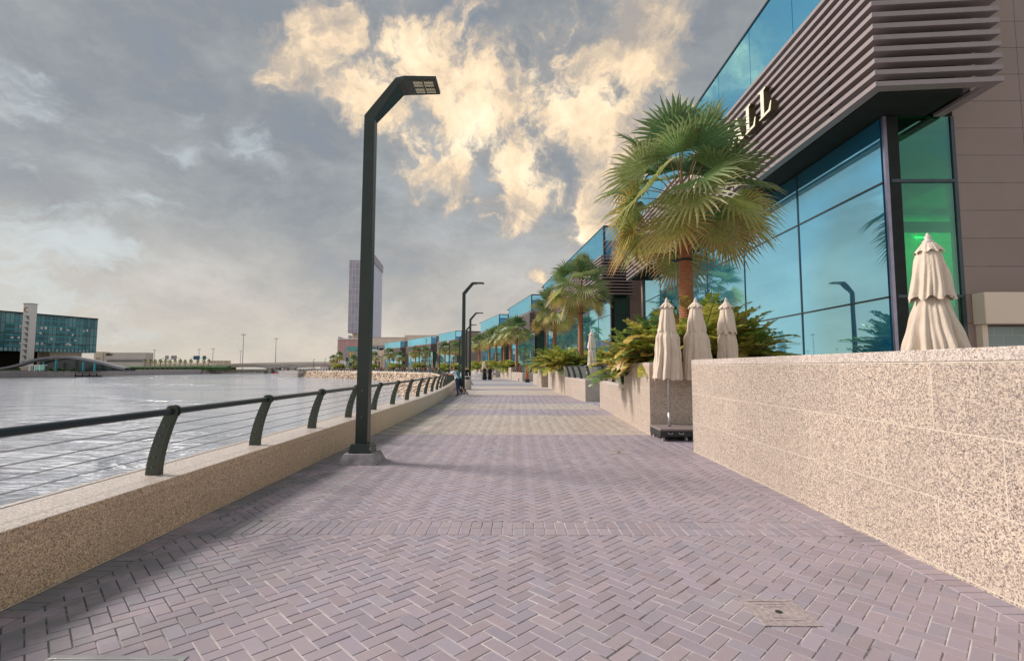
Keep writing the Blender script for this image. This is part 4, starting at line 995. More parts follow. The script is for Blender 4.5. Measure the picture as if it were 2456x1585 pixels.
for ch, y in (('D', 23.4), ('O', 20.3), ('U', 19.35), ('M', 17.5), ('A', 16.38), ('L', 15.35), ('L', 14.42)):
    yy = y-24.0; fm = lambda a, b, d, yy=yy: (d, yy-a*0.95, b*0.84)
    m = MB()
    if ch in GL: m.extr(GL[ch], fm, -0.05, 0.12, 0, 1)
    else:
        o_, i_ = ring(28, .44, .5, .26, .44, .44, .5)
        if ch == 'D': o_ = [(max(x, 0.06), yv) for x, yv in o_]; i_ = [(max(x, 0.22), yv) for x, yv in i_]
        n = len(o_); vs = []
        for d in (-0.05, 0.12): vs += [fm(a, b, d) for a, b in o_]+[fm(a, b, d) for a, b in i_]
        fs = []
        for k in range(n):
            k2 = (k+1) % n; fs += [(k, k2, n+k2, n+k), (2*n+k, 3*n+k, 3*n+k2, 2*n+k2), (k, 2*n+k, 2*n+k2, k2), (n+k, n+k2, 3*n+k2, 3*n+k)]
        m.add(vs, fs, 0)
    m.build('letter', [M_sign, M_signe], sg)
# small far shop signs (on the louvres)
def shopsign(txt, u, v, d, size, m_, lab, modi):
    p = at(u, v, d); a, b, _ = MB_[modi]; U = (Vector(b)-Vector(a)).normalized(); nr = Vector((U.y, -U.x))
    # project onto louvre front plane of that block
    A = Vector(a)-nr*1.32; ry = ray(u, v); o = Vector((0,0))
    t = (A.dot(nr))/(ry.x*nr.x+ry.y*nr.y); P = Vector((0,0,EYE))+ry*t
    ex = Vector((-U.x, -U.y, 0)); ez = Vector((0,0,1)); ey = ex.cross(ez)*-1
    M = Matrix(((ex.x, 0, ex.cross(ez).x, P.x), (ex.y, 0, ex.cross(ez).y, P.y), (0, 1, 0, P.z), (0,0,0,1)))
    o = textmesh(txt, 'shop_sign', m_, None, size, 0.15, M); tag(o, lab, 'sign'); return o
shopsign('SUŁT'.replace('Ł', 'L'), 1000, 837, 190, 3.6, M_red, 'red shop sign letters on the sixth mall block', 5)
shopsign('GOCAI', 939, 844, 230, 2.0, M_white, 'small white sign letters on the last mall block', 6)
shopsign('CAFE', 1070, 826, 160, 2.4, M_white, 'white sign letters behind the palms on the fifth mall block', 4)

# ------------------------------------------------------------------ background buildings
def bx(r, name, u0, u1, v0, v1, Y, dep, m_, side=0.0):
    p0 = at(u0, v1, Y); p1 = at(u1, v0, Y); zb = p0.z; zt = at((u0+u1)/2, v0, Y).z
    m = MB(); m.box((p0.x, Y, zb), (p1.x, Y+dep, zt)); return m.build(name, m_, r)
def fac(name, c1, c2, cm, bw, rh, ms, ang=None):
    def f(h, bs, P, out):
        s = h.n('ShaderNodeSeparateXYZ', ins={0: P}); g = h.n('ShaderNodeNewGeometry')
        uu = h.math('ADD', s.outputs[0], s.outputs[1])
        cmb = h.n('ShaderNodeCombineXYZ', ins={0: uu, 1: s.outputs[2]})
        br = h.n('ShaderNodeTexBrick', offset=0.0, ins={'Vector': cmb.outputs[0], 'Scale': 1.0, 'Mortar Size': ms, 'Mortar Smooth': 0.0, 'Brick Width': bw, 'Row Height': rh, 'Color1': c1, 'Color2': c2, 'Mortar': cm})
        h.set(bs, 'Base Color', br.outputs[0])
    return mat(name, rough=0.35, fn=f)
M_tow = fac('tower_panels', (0.36,0.33,0.38), (0.28,0.26,0.32), (0.50,0.46,0.50), 3.5, 7.0, 0.22)
M_tow2 = fac('tower_glass', (0.36,0.38,0.54), (0.30,0.33,0.50), (0.55,0.52,0.56), 2.2, 26.0, 0.30)
M_pink = fac('pink_ribs', (0.50,0.27,0.25), (0.42,0.24,0.23), (0.34,0.22,0.21), 3.0, 40.0, 0.25)
M_curt = fac('teal_curtain_wall', (0.006,0.085,0.11), (0.13,0.26,0.27), (0.010,0.04,0.05), 2.1, 4.4, 0.14)
M_teal = mat('teal_glass', fn=glassfn((0.0,0.16,0.15), (0.4,0.8,0.8), 0.1))
t = empty('tower', 'tall grey and blue twin slab tower behind the near lamp pole', 'tower', (0,0,0))
Y = 520
bx(t, 'slab', 834, 874, 624, 798.6, Y, 30, M_tow)
bx(t, 'core', 845, 880, 798, 812, Y+8, 18, M_cream)
for k, u in enumerate((847, 856, 866)): bx(t, 'column', u, u+1.6, 798.4, 812, Y+1, 3, M_cream)
# right slab: front strip plus receding blue face, parallelogram roof
a = at(874, 611, Y-4); b = at(896.5, 611, Y-4); c = at(917.5, 639.5, Y+56); 
zt = at(896, 611, Y-4).z; zb = at(896, 812, Y-4).z
m = MB(); m.prism([(a.x, Y-4), (b.x, Y-4), (c.x, Y+56), (a.x+(c.x-b.x), Y+56)], zb-8, zt); 
o = m.build('slab', [M_tow, M_tow2], t)
for pg in o.data.polygons:
    if pg.normal.x > 0.6: pg.material_index = 1
m = MB(); q0 = Vector((b.x, Y-4)); q1 = Vector((c.x, Y+56)); dq = (q1-q0).normalized(); nq = Vector((dq.y, -dq.x))
m.prism([tuple(q0+nq*0.3), tuple(q0+nq*0.9), tuple(q1+nq*0.9), tuple(q1+nq*0.3)][::1], zt-8, zt+0.2); m.build('crown_band', M_greyw, t)
pk = empty('pink_building', 'pink ribbed building below the tower at the far tip', 'building')
bx(pk, 'wall', 809, 905, 813.5, 850, 330, 60, M_pink); bx(pk, 'roof', 808.5, 905.5, 811.5, 813.3, 329, 62, M_white)
bx(pk, 'ground_floor', 812, 900, 850.3, 886, 332, 50, M_cream)
m = MB(); p = at(811, 811, 331); q = at(830, 812, 331); m.add([(p.x,331,p.z),(q.x,331,q.z),(p.x,331,at(811,807,331).z),(p.x,334,p.z),(q.x,334,q.z),(p.x,334,at(811,807,331).z)], [(0,1,2),(5,4,3),(0,2,5,3),(1,4,5,2),(0,3,4,1)]); m.build('rooftop_screen', M_greyw, pk)
bx(pk, 'rooftop_plant', 835, 838, 804, 811.3, 340, 6, M_greyw)
cb = empty('cream_building', 'long plain cream building behind the farthest mall blocks', 'building')
bx(cb, 'wall', 885, 972, 809.5, 829, 318, 60, M_cream); bx(cb, 'wall', 970, 1090, 803.5, 829, 320, 60, M_cream)
bx(cb, 'lower_wall', 885, 935, 829.2, 884, 316, 60, M_greyw); bx(cb, 'parapet', 885, 972, 808.8, 809.4, 317.6, 1, M_greyw)
bx(cb, 'door_recess', 905, 906, 829.6, 838, 315.6, 0.4, M_louvd); bx(cb, 'vent', 910, 921, 835, 839, 315.6, 0.4, M_louvd)
gb = empty('gateway_building', 'low cream gateway building with dark doors right of the near lamp pole', 'building')
bx(gb, 'wall', 895.5, 917, 840, 886, 262, 20, M_cream); bx(gb, 'pillar', 917.3, 922, 838, 886, 258, 8, M_stonel if 'M_stonel' in globals() else M_cream)
for u in (900, 907.5): bx(gb, 'door', u, u+3, 867, 883, 261.6, 0.5, M_louvd)
bx(gb, 'panel', 906, 911, 852, 862, 261.6, 0.5, M_white)
te = empty('teal_shop', 'teal glass shop with striped pink fascia left of the near lamp pole', 'building')
bx(te, 'upper_glass', 830, 880, 831, 841, 268, 20, M_teal); bx(te, 'fascia', 824.5, 880, 842.2, 857, 266, 20, fac('striped_fascia', (0.42,0.27,0.26), (0.38,0.26,0.25), (0.20,0.30,0.28), 60.0, 1.1, 0.22))
bx(te, 'glass_front', 830, 880, 857.3, 885, 269, 20, M_teal); bx(te, 'side_wall', 824.7, 829.6, 857.3, 866, 268, 15, M_greyw)
for k in range(6): bx(te, 'mullion', 833+k*5, 833.5+k*5, 857.5, 885, 268.4, 0.4, M_louvd)
bx(te, 'sign_board', 838.5, 842.5, 845, 855, 265.4, 0.5, mat('yellow_sign', (0.75,0.45,0.06), 0.5)); bx(te, 'sign_board', 843.5, 849, 847, 849.5, 265.4, 0.5, MATS['yellow_sign'])
kb = empty('kiosk', 'small white kiosk block beside the teal shop', 'kiosk'); bx(kb, 'wall', 815.5, 828.5, 867, 885, 262, 8, M_white); bx(kb, 'slot', 822, 822.6, 869, 880, 261.7, 0.25, M_louvd)
kb = empty('kiosk', 'little kiosk with a pink roof at the far tip near the bridge', 'kiosk'); bx(kb, 'wall', 768, 786, 879, 888.5, 236, 5, M_white); bx(kb, 'roof', 766, 787, 876, 878.8, 235.5, 6, M_pink)
# ---- left bank
def lb(u, v, d): return at(u, v, d)
gb2 = empty('glass_office', 'big dark teal glass office box raised over the bank at the far left', 'building')
A = at(228, 764, 262); Bp = at(-150, 764, 262*(1-0.0)); 
pA = Vector((at(228, 881, 262).x, 262)); pB = Vector((at(0, 881, 225).x, 225)); dd = (pB-pA)/(1.0); pB2 = pA+dd*2.2
zt = at(228, 764, 262).z; zb = at(228, 846.5, 262).z
nn = Vector((dd.y, -dd.x)).normalized(); nn = nn if nn.x < 0 else -nn
def quadbox(r, name, p0, p1, dep, z0, z1, m_, off=0.0):
    a_ = p0-nn*off; b_ = p1-nn*off; poly = [tuple(a_), tuple(b_), tuple(b_+nn*dep), tuple(a_+nn*dep)]
    if area(poly) < 0: poly = poly[::-1]
    m = MB(); m.prism(poly, z0, z1); return m.build(name, m_, r)
quadbox(gb2, 'glass_wall', pA, pB2, 24, zb+1.6, zt-0.5, M_curt)
quadbox(gb2, 'roof_edge', pA, pB2, 24.3, zt-0.48, zt, M_louvd, 0.3)
quadbox(gb2, 'lower_band', pA, pB2, 24, zb, zb+1.55, fac('pale_band', (0.20,0.34,0.36), (0.10,0.24,0.27), (0.02,0.08,0.09), 2.1, 4.0, 0.4), 0.15)
dl = (pB2-pA).normalized(); L_ = (pB2-pA).length
hgt = zt-zb-2.1
for k in range(6):          # floor slabs behind the glass show as bands
    z = zb+1.9+hgt*(k+0.15)/6.4; quadbox(gb2, 'floor_band', pA+dl*6, pA+dl*38, 0.3, z, z+0.45, mat('teal_band', (0.03,0.27,0.31), 0.4), 0.06)
rr = random.Random(3)
for k in range(26):
    s = rr.uniform(3, 36); z = zb+1.9+hgt*(int(rr.uniform(0, 4))+0.55)/6.4; quadbox(gb2, 'blind', pA+dl*s, pA+dl*(s+rr.uniform(0.4,1.3)), 0.2, z, z+rr.uniform(0.6,1.4), MATS.get('blind') or mat('blind', (0.55,0.58,0.55), 0.7), 0.08)
for s, w_ in ((3, 14), (52, 12)): quadbox(gb2, 'support', pA+dl*s+nn*6, pA+dl*(s+w_)+nn*6, 10, 0, zb, M_cream)
quadbox(gb2, 'undercroft', pA+dl*20+nn*10, pB2+nn*10, 6, 0, zb, M_louvd)
# crescent slab
cs = empty('clock_slab', 'tall white slab tower with crescent and sail shapes before the glass office', 'tower')
Y = 224; p0 = at(47, 886, Y); p1 = at(66, 886, Y); zt = at(60, 729, Y).z; wd = p1.x-p0.x
sx = at(61.5, 800, Y).x-wd/2
m = MB(); m.prism([(sx, Y), (sx+wd, Y), (sx+wd+0.2, Y+2.6), (sx+0.2, Y+2.6)], 0, zt); sb = m.build('slab', mat('white_stone', (0.60,0.56,0.52), 0.8), cs)
m = MB(); m.prism([(sx-0.2, Y-0.2), (sx+wd+0.2, Y-0.2), (sx+wd+0.4, Y+2.8), (sx, Y+2.8)], zt+0.003, zt+0.35); m.build('cap', M_greyw, cs)
m = MB(); m.prism([(sx-0.15, Y-0.15), (sx+wd+0.15, Y-0.15), (sx+wd+0.15, Y-0.01), (sx-0.15, Y-0.01)], 0.2, 2.2); m.build('plinth', MATS['cream_wall'], cs)
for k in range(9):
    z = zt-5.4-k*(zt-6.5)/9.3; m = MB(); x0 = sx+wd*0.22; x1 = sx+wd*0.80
    m.extr([(x0, z), (x1, z), (x1, z-1.9), (x1-0.5, z-1.5), (x0+0.9, z-0.4)], lambda a, b, d: (a, d, b), Y-0.25, Y-0.004); m.build('sail_fin', mat('dark_fin', (0.17,0.15,0.15), 0.7), cs)  # sail fins in dark grey
m = MB(); cxr, czr = sx+wd*0.42, zt-2.6; pts = []
for k in range(17):
    a_ = R(50+260*k/16); pts.append((cxr+1.15*math.cos(a_), czr+1.25*math.sin(a_)))
for k in range(16, -1, -1):
    a_ = R(50+260*k/16); pts.append((cxr+0.28+0.88*math.cos(a_), czr+0.05+1.0*math.sin(a_)))
m.extr(pts, lambda a, b, d: (a, d, b), Y-0.2, Y-0.004); m.build('crescent', mat('bronze', (0.36,0.18,0.10), 0.5), cs)
# arched canopy
ar = empty('arched_canopy', 'long low grey arched canopy under the glass office', 'canopy')
m = MB(); ptsA = [(-40,884),(10,880),(40,873),(72,862.5),(100,856.5),(138,853),(165,854),(200,859),(240,867),(275,877),(300,882)]
outp = []
Y = 216
for u, v in ptsA: p = at(u, v, Y); outp.append((p.x, p.z))
low = [(x, z-0.9) for x, z in outp]
for i in range(len(outp)-1):
    a_, b_, c_, d_ = outp[i], outp[i+1], low[i+1], low[i]
    m.add([(a_[0],Y,a_[1]),(b_[0],Y,b_[1]),(c_[0],Y,c_[1]),(d_[0],Y,d_[1]),(a_[0],Y+3,a_[1]),(b_[0],Y+3,b_[1]),(c_[0],Y+3,c_[1]),(d_[0],Y+3,d_[1])], [(0,3,2,1),(4,5,6,7),(0,1,5,4),(3,7,6,2)])
m.build('roof', mat('canopy_grey', (0.22,0.21,0.23), 0.7), ar)
m = MB()
for i in range(3, len(low)-1):
    a_, b_ = low[i], low[i+1]; m.add([(a_[0],Y+5,0),(b_[0],Y+5,0),(b_[0],Y+5,b_[1]),(a_[0],Y+5,a_[1]),(a_[0],Y+6,0),(b_[0],Y+6,0),(b_[0],Y+6,b_[1]),(a_[0],Y+6,a_[1])], [(0,1,2,3),(5,4,7,6)])
m.build('glazed_front', mat('dark_glazing', (0.012,0.03,0.035), 0.2), ar)
for u, v in ((103,868),(134,862),(199,868),(226,870)):
    p = at(u, v, Y-0.5); m = MB(); m.box((p.x-0.3,Y-0.5,0),(p.x+0.3,Y+0.1,max(1.5,p.z))); m.build('column', MATS['teal_band'], ar)
bb = empty('university_building', 'beige box building with dark BBU letters across the water', 'building')
Y = 330; bx(bb, 'wall', 246.5, 350, 845.5, 876, Y, 7, mat('beige_wall', (0.62,0.53,0.49), 0.85, var=0.05, vscale=0.1)); bx(bb, 'lit_side_wall', 224, 246.2, 843.5, 876, Y-1, 6, M_cream)  # left face in a paler tone, its sunlit side put into the colour
bx(bb, 'window_strip', 256, 348, 861, 863.5, Y-0.3, 0.25, M_greyw); bx(bb, 'window_strip', 256, 345, 865, 867, Y-0.3, 0.25, M_mull); bx(bb, 'door', 230, 233, 857, 867, Y-1.3, 0.25, M_greyw); bx(bb, 'door', 236, 239, 857, 867, Y-1.3, 0.25, M_greyw)
p = at(261.5, 850.3, Y-0.5); textmesh('BBU', 'lettering', M_louvd, bb, 2.4, 0.2, Matrix.Translation(p) @ Matrix.Rotation(R(90), 4, 'X'))
bb = empty('low_building', 'low cream building behind the gantries beside the bridge', 'building')
Y = 420; bx(bb, 'wall', 340, 537.5, 870.5, 880, Y, 10, M_cream); bx(bb, 'wall', 500, 537.5, 864.5, 870.4, Y, 10, M_cream)
for u in range(505, 535, 8): bx(bb, 'window', u, u+3.5, 866.5, 869, Y-0.3, 0.25, M_greyw)
# bank: quay wall, ground, grass, rocks
q0 = gnd(-260, 913, WZ); q1 = gnd(0, 906.2, WZ); q2 = gnd(230, 901.6, WZ); q3 = gnd(482, 896.8, WZ); q4 = gnd(530, 896.0, WZ); q5 = gnd(628, 895.2, WZ)
line = [(q.x, q.y) for q in (q0, q1, q2, q3)]
m = MB(); m.prism([*line, (q4.x, q4.y+2), (q5.x, q5.y+4), (-150, 700), (-1500, 700), (-1500, 100)], -4, -0.25); struct(m.build('far_bank', mat('bank_ground', (0.16,0.15,0.11), 0.95, var=0.3, vscale=0.1)))
m = MB(); strip(m, offset(line, -0.4), offset(line, 0.8), -4, 0.35)
tag(m.build('quay_wall', fac('quay_stone', (0.40,0.36,0.35), (0.34,0.31,0.31), (0.18,0.16,0.16), 4.2, 1.1, 0.08)), 'long grey stone quay wall across the water', 'wall')
def strp(name, u0, u1, v0, v1, Y0, Y1, m_, label, cat, kind=None):
    a_ = at(u0, v1, Y0); b_ = at(u1, v1, Y1); c_ = at(u1, v0, Y1); d_ = at(u0, v0, Y0)
    m = MB(); m.add([(a_.x,Y0,-0.3),(b_.x,Y1,-0.3),(b_.x,Y1,c_.z*0.6),(a_.x,Y0,d_.z*0.6),(b_.x,Y1+7,c_.z),(a_.x,Y0+7,d_.z),(a_.x,Y0+8,-0.3),(b_.x,Y1+8,-0.3)], [(0,1,2,3),(3,2,4,5),(5,4,7,6),(0,3,5,6),(1,7,4,2)])
    o = m.build(name, m_); tag(o, label, cat, kind=kind); return o
tag(strp('grass_bank', 225, 540, 876.5, 882.5, 300, 345, M_grass, 'strip of green grass bank', 'grass', 'structure'), None)
strp('grass_bank', -20, 225, 878.5, 884, 215, 250, M_grass, 'strip of green grass at the glass office', 'grass', 'structure')
rr = random.Random(8)
def rocks(name, top, toe, nu, nv, jit, seed, m_, ztop=0.1):
    rr = random.Random(seed); m = MB(); vs = []
    def samp(pl, t):
        Ls = [0]; 
        for a_, b_ in zip(pl[:-1], pl[1:]): Ls.append(Ls[-1]+math.dist(a_, b_))
        s = t*Ls[-1]
        for i in range(len(pl)-1):
            if s <= Ls[i+1] or i == len(pl)-2:
                k = (s-Ls[i])/max(1e-6, Ls[i+1]-Ls[i]); return (pl[i][0]+(pl[i+1][0]-pl[i][0])*k, pl[i][1]+(pl[i+1][1]-pl[i][1])*k)
    for i in range(nu+1):
        A_ = samp(top, i/nu); B_ = samp(toe, i/nu)
        for j in range(nv+1):
            t = j/nv; x = A_[0]+(B_[0]-A_[0])*t; y = A_[1]+(B_[1]-A_[1])*t; z = ztop+(WZ-0.5-ztop)*t
            k = jit if 0 < j < nv else 0.1
            vs.append((x+rr.uniform(-k,k)*0.5, y+rr.uniform(-k,k)*0.6, z+(rr.uniform(-k,k)*0.55)))
    fs = []
    for i in range(nu):
        for j in range(nv):
            a_ = i*(nv+1)+j; q = (a_, a_+1, a_+nv+2, a_+nv+1)
            fs += [(q[0],q[1],q[2]),(q[0],q[2],q[3])] if rr.random() < 0.5 else [(q[0],q[1],q[3]),(q[1],q[2],q[3])]
    m.add(vs, fs); o = m.build(name, m_); return o
TOE = [(-5.2,34),(-8.5,45),(-15,64),(-22,88),(-27,104)]
for u, v in ((945,920),(925,916),(900,912.5),(855,910),(790,906.5),(721,904.2)): p = gnd(u, v, WZ); TOE.append((p.x, p.y))
TOP = [(-4.6,30),(-5.6,42)]+[(x-0.4, y) for x, y in FL[1:]]
o = rocks('rock_bank', TOP, TOE, 420, 16, 0.5, 2, M_rock); tag(o, 'cream rock revetment round the bay below the far railing', 'rocks', kind='stuff')
e = FL[-1]; TT = TOE[-1]
m = MB(); m.prism([(TIPQ.x, TIPQ.y-6), (e[0]-1, e[1]-7), (e[0]+2, e[1]+3), (TIPQ.x+2, TIPQ.y+4)], -4, 0.15)
tag(m.build('quay_wall', fac('quay_stone2', (0.48,0.43,0.38), (0.42,0.38,0.35), (0.22,0.2,0.18), 5, 1.3, 0.08)), 'pale straight quay wall at the very tip of the promenade', 'wall')
a_ = gnd(482, 890.5, -0.2); t1 = [(q3.x+1, q3.y+1), (q4.x, q4.y+5), (q5.x, q5.y+8)]; t2 = [(q3.x+1, q3.y-2), (q4.x, q4.y-1), (q5.x+1, q5.y-1)]
o = rocks('rock_bank', t1, t2, 120, 8, 0.7, 4, mat('grey_rock', (0.36,0.31,0.29), 0.9, var=0.35, vscale=1.2), -0.2); tag(o, 'grey rocks at the far bank beside the bridge', 'rocks', kind='stuff')

# ---- bridge
br = empty('road_bridge', 'long low concrete road bridge over the far channel', 'bridge')
m = MB(); bot = MB(); par = MB()
prof = []
for u, vt, vb, d in ((520,873.5,882,372),(537,872.6,881,372),(580,871,880.5,374),(610,870.3,880.3,376),(646,869.6,883.0,378),(690,868.6,879.5,380),(708,868.2,881.5,381),(760,867.6,879,384),(812,867.8,879.5,388),(860,868.4,881,392)):
    T = at(u, vt, d); Bm = at(u, vb, d); prof.append((T.x, d, T.z, Bm.z))
for i in range(len(prof)-1):
    a_, b_ = prof[i], prof[i+1]
    for (mm, f0, f1, y0, y1) in ((m, 0.42, 1.0, 0, 13), (par, 0.0, 0.42, -0.5, -0.02), (par, 0.0, 0.42, 13.02, 13.5)):
        za = a_[2]+(a_[3]-a_[2])*f0; zb_ = a_[2]+(a_[3]-a_[2])*f1; zc = b_[2]+(b_[3]-b_[2])*f0; zd = b_[2]+(b_[3]-b_[2])*f1
        mm.add([(a_[0],a_[1]+y0,zb_),(b_[0],b_[1]+y0,zd),(b_[0],b_[1]+y0,zc),(a_[0],a_[1]+y0,za),(a_[0],a_[1]+y1,zb_),(b_[0],b_[1]+y1,zd),(b_[0],b_[1]+y1,zc),(a_[0],a_[1]+y1,za)], [(0,1,2,3),(5,4,7,6),(3,2,6,7),(0,4,5,1)])
m.build('deck', mat('bridge_concrete', (0.40,0.35,0.31), 0.85, var=0.1, vscale=0.2), br); par.build('parapet', mat('bridge_parapet', (0.52,0.46,0.40), 0.85), br)
for u in (646, 665, 685, 702): 
    p = at(u, 883, 382 if u > 650 else 380); m = MB(); m.box((p.x-1.7, p.y-1, WZ-1), (p.x+1.7, p.y+3.5 if u == 646 else p.y+3, 1.4)); m.box((p.x-2.6, p.y-1.5, 0.9), (p.x+2.6, p.y+4, 1.42) if False else (p.x+2.6, p.y+4, 1.9)); m.build('pier', MATS['bridge_concrete'], br)
m = MB(); p = at(537, 875, 371); m.box((p.x-14, 371.5, -1), (p.x+2, 384, 3.2)); m.build('abutment', MATS['bridge_concrete'], br)
# high mast lights and traffic signs
def mast(u, vt, d, lab, vb=888, heads=True, rad=0.16):
    p = at(u, vt, d); q = at(u, vb, d); r = empty('high_mast_light', lab, 'mast light', (q.x, q.y, max(q.z, -0.3)), 0, 'tall mast lights around the bridge')
    h = p.z-max(q.z, -0.3); m = MB(); m.tube([(0,0,0),(0,0,h)], [rad*1.8, rad], 8); m.build('pole', mat('galvanised', (0.26,0.24,0.27), 0.5, 0.3), r)
    m = MB(); m.lathe([(0.5,0),(0.6,0.3)], 10, (0,0,h-0.9))
    for k in range(6): a_ = k*math.pi/3; m.box((math.cos(a_)*1.2-0.4, math.sin(a_)*1.2-0.3, h-0.85), (math.cos(a_)*1.2+0.4, math.sin(a_)*1.2+0.3, h-0.55)); m.tube([(0,0,h-0.6),(math.cos(a_)*1.2, math.sin(a_)*1.2, h-0.6)], 0.06, 4)
    m.build('lamp_ring', MATS['galvanised'], r)
mast(581, 800, 345, 'tallest mast light, left of the two in front of the bridge', 888)
mast(660.5, 810, 395, 'second tall mast light rising behind the bridge', 870)
mast(476, 836, 460, 'thin mast light above the right sign gantry', 878); mast(509.5, 835, 460, 'thin mast light between the gantries and the bridge', 878)
mast(576, 841, 560, 'faint distant mast light beside the tallest one', 878); mast(369, 838, 500, 'thin mast light left of the left gantry', 878)
def gantry(u0, u1, vt, d, lab, boards):
    r = empty('sign_gantry', lab, 'sign gantry'); a_ = at(u0, 879, d); b_ = at(u1, 879, d); zt = at(u0, vt, d).z
    m = MB(); w_ = b_.x-a_.x; m.tube([(a_.x,d,0),(a_.x,d,zt*0.72),(a_.x+w_*0.10,d,zt*0.95),(a_.x+w_*0.2,d,zt),(b_.x-w_*0.2,d,zt),(b_.x-w_*0.10,d,zt*0.95),(b_.x,d,zt*0.72),(b_.x,d,0)], 0.28, 8); m.build('frame', M_white, r)
    for (x0, x1, mt) in boards:
        m = MB(); m.box((a_.x+w_*x0, d-0.6, zt-1.6), (a_.x+w_*x1, d-0.4, zt+1.4)); m.build('sign_panel', mt, r)
Mb = mat('blue_road_sign', (0.02,0.10,0.18), 0.5); Mg = mat('green_road_sign', (0.02,0.14,0.10), 0.5)
gantry(385, 436, 857, 390, 'white road sign gantry with two dark boards, left one', [(0.22,0.38,M_greyw),(0.5,0.76,M_greyw)])
gantry(454, 504, 857.5, 390, 'white road sign gantry with blue and green boards, nearer the bridge', [(0.2,0.5,Mb),(0.64,0.80,Mg)])
for i, u in enumerate((348,361,372,385,397,408,420,432,444,458,474,489,501)):
    p = at(u, 866+(i % 3)*0.6, 300+i*4); palm('tiny far bank palm %s' % ('left of the gantries' if u < 384 else 'under the left gantry' if u < 437 else 'under the right gantry'), (p.x, p.y), p.z, C3 if i % 2 else C4, 0.20, lamp_band=False, rz=i, zb=-0.2, sc=0.62, group='palms on the far bank')
for i, (u, d, s) in enumerate(((122,212,1.0),(143,212,1.2),(155,213,0.9),(177,213,1.1),(293,290,1.0),(327,300,1.1),(246,230,1.0))):
    p = at(u, 880, d); shrub('green far bank bush %s' % ('in front of the arched canopy' if u < 200 else 'near the beige building'), S4, (p.x, p.y, 0.0), s, i, group='green bushes on the far bank')
# shelter by the slab
r = empty('white_shelter', 'white framed glass shelter at the foot of the crescent slab', 'shelter')
Y = 205; a_ = at(70, 881, Y); b_ = at(95, 881, Y); m = MB()
for x in (a_.x, (a_.x+b_.x)/2, b_.x): m.box((x-0.12,Y,0.1),(x+0.12,Y+0.2,2.4))
m.box((a_.x-0.3,Y-0.2,2.4),(b_.x+0.3,Y+3,2.65)); m.build('frame', M_white, r); m = MB(); m.box((a_.x+0.2,Y+2.4,0.1),(b_.x-0.2,Y+2.5,2.38)); m.build('glass', M_glassd, r)
# jetty and boats
r = empty('floating_jetty', 'small dark floating jetty below the far quay wall', 'jetty'); p = gnd(225, 902.6, WZ)
m = MB(); m.box((p.x-7,p.y-3,WZ-0.2),(p.x+5,p.y-1,WZ+0.45)); m.build('deck', M_louvd, r); m = MB()
for k in range(4): m.box((p.x-6.5+k*3.4,p.y-3.2,WZ-0.5),(p.x-6.2+k*3.4,p.y-2.9,WZ+1.5))
m.build('pile', M_louvd, r)
r = empty('motor_boat', 'small white motor boat moored by the tip of the promenade', 'boat'); p = gnd(674, 901.2, WZ); r.location = p
m = MB(); n = 9; secs = []
for i in range(n):
    t = i/(n-1); x = -4.5+9*t; hw = 1.4*(1-(max(0,t-0.45)/0.55)**2.2)*0.98+0.03; vs = [(x,-hw,0.95+0.35*t),(x,-hw*0.75,-0.2),(x,0,-0.4),(x,hw*0.75,-0.2),(x,hw,0.95+0.35*t)]; secs.append(vs)
fs = [(i*5+k, (i+1)*5+k, (i+1)*5+k+1, i*5+k+1) for i in range(n-1) for k in range(4)]+[(0,1,2,3,4)]+[(i*5, i*5+4, i*5+9, i*5+5) for i in range(n-1)]
m.add([v for s in secs for v in s], fs); m.build('hull', M_white, r)
m = MB(); m.box((-1.5,-0.9,1.1),(1.2,0.9,2.6)); m.build('cabin', M_greyw, r, bevel=0.15); m = MB(); m.box((-2.2,-1.0,2.62),(1.5,1.0,2.74)); m.build('canopy', M_white, r)
m = MB(); m.box((-4.0,-1.0,1.0),(-2.0,1.0,1.5)); m.build('seat', M_red, r)

# ------------------------------------------------------------------ small things on the walkway
def drain(label, c, s, rot, mt, rings=4):
    r = empty('drain_cover', label, 'drain cover', (c[0], c[1], 0.0), rot, 'square covers set in the paving')
    m = MB(); h = s/2; f = 0.035
    for x0, y0, x1, y1 in ((-h,-h,h,-h+f),(-h,h-f,h,h),(-h,-h+f,-h+f,h-f),(h-f,-h+f,h,h-f)): m.box((x0,y0,0.0),(x1,y1,0.006))
    m.build('frame', mt, r, bevel=0.001)
    m = MB(); m.box((-h+f+0.004,-h+f+0.004,0.0),(h-f-0.004,h-f-0.004,0.0035))
    k = h-f-0.03
    while k > 0.05:
        for x0, y0, x1, y1 in ((-k,-k,k,-k+0.012),(-k,k-0.012,k,k),(-k,-k+0.012,-k+0.012,k-0.012),(k-0.012,-k+0.012,k,k-0.012)): m.box((x0,y0,0.0035),(x1,y1,0.006))
        k -= 0.035
    m.build('lid', mt, r)
    m = MB(); m.lathe([(0.022,0.0),(0.022,0.0072)], 12); m.build('lift_hole', M_blk, r)
M_cov = mat('dusty_cast_cover', (0.33,0.27,0.26), 0.7, var=0.25, vscale=30, bump=0.3)
a_ = gnd(1868, 1468); drain('square ribbed drain cover set diagonally in the right foreground paving', (a_.x, a_.y), 0.36, 0, M_cov)
a_ = gnd(1485, 1085); drain('small pale drain cover farther off near the umbrella trolley', (a_.x, a_.y), 0.40, 0, M_cov)
drain('pale steel drain cover cut off at the bottom left edge', (gnd(290, 1573).x, gnd(290, 1573).y-0.38), 0.76, 0, M_alu)
r = empty('waste_bin', 'speckled stone waste bin with dark opening beside the second lamp', 'bin', (at(1122,881,36.2).x, 36.2, 0))
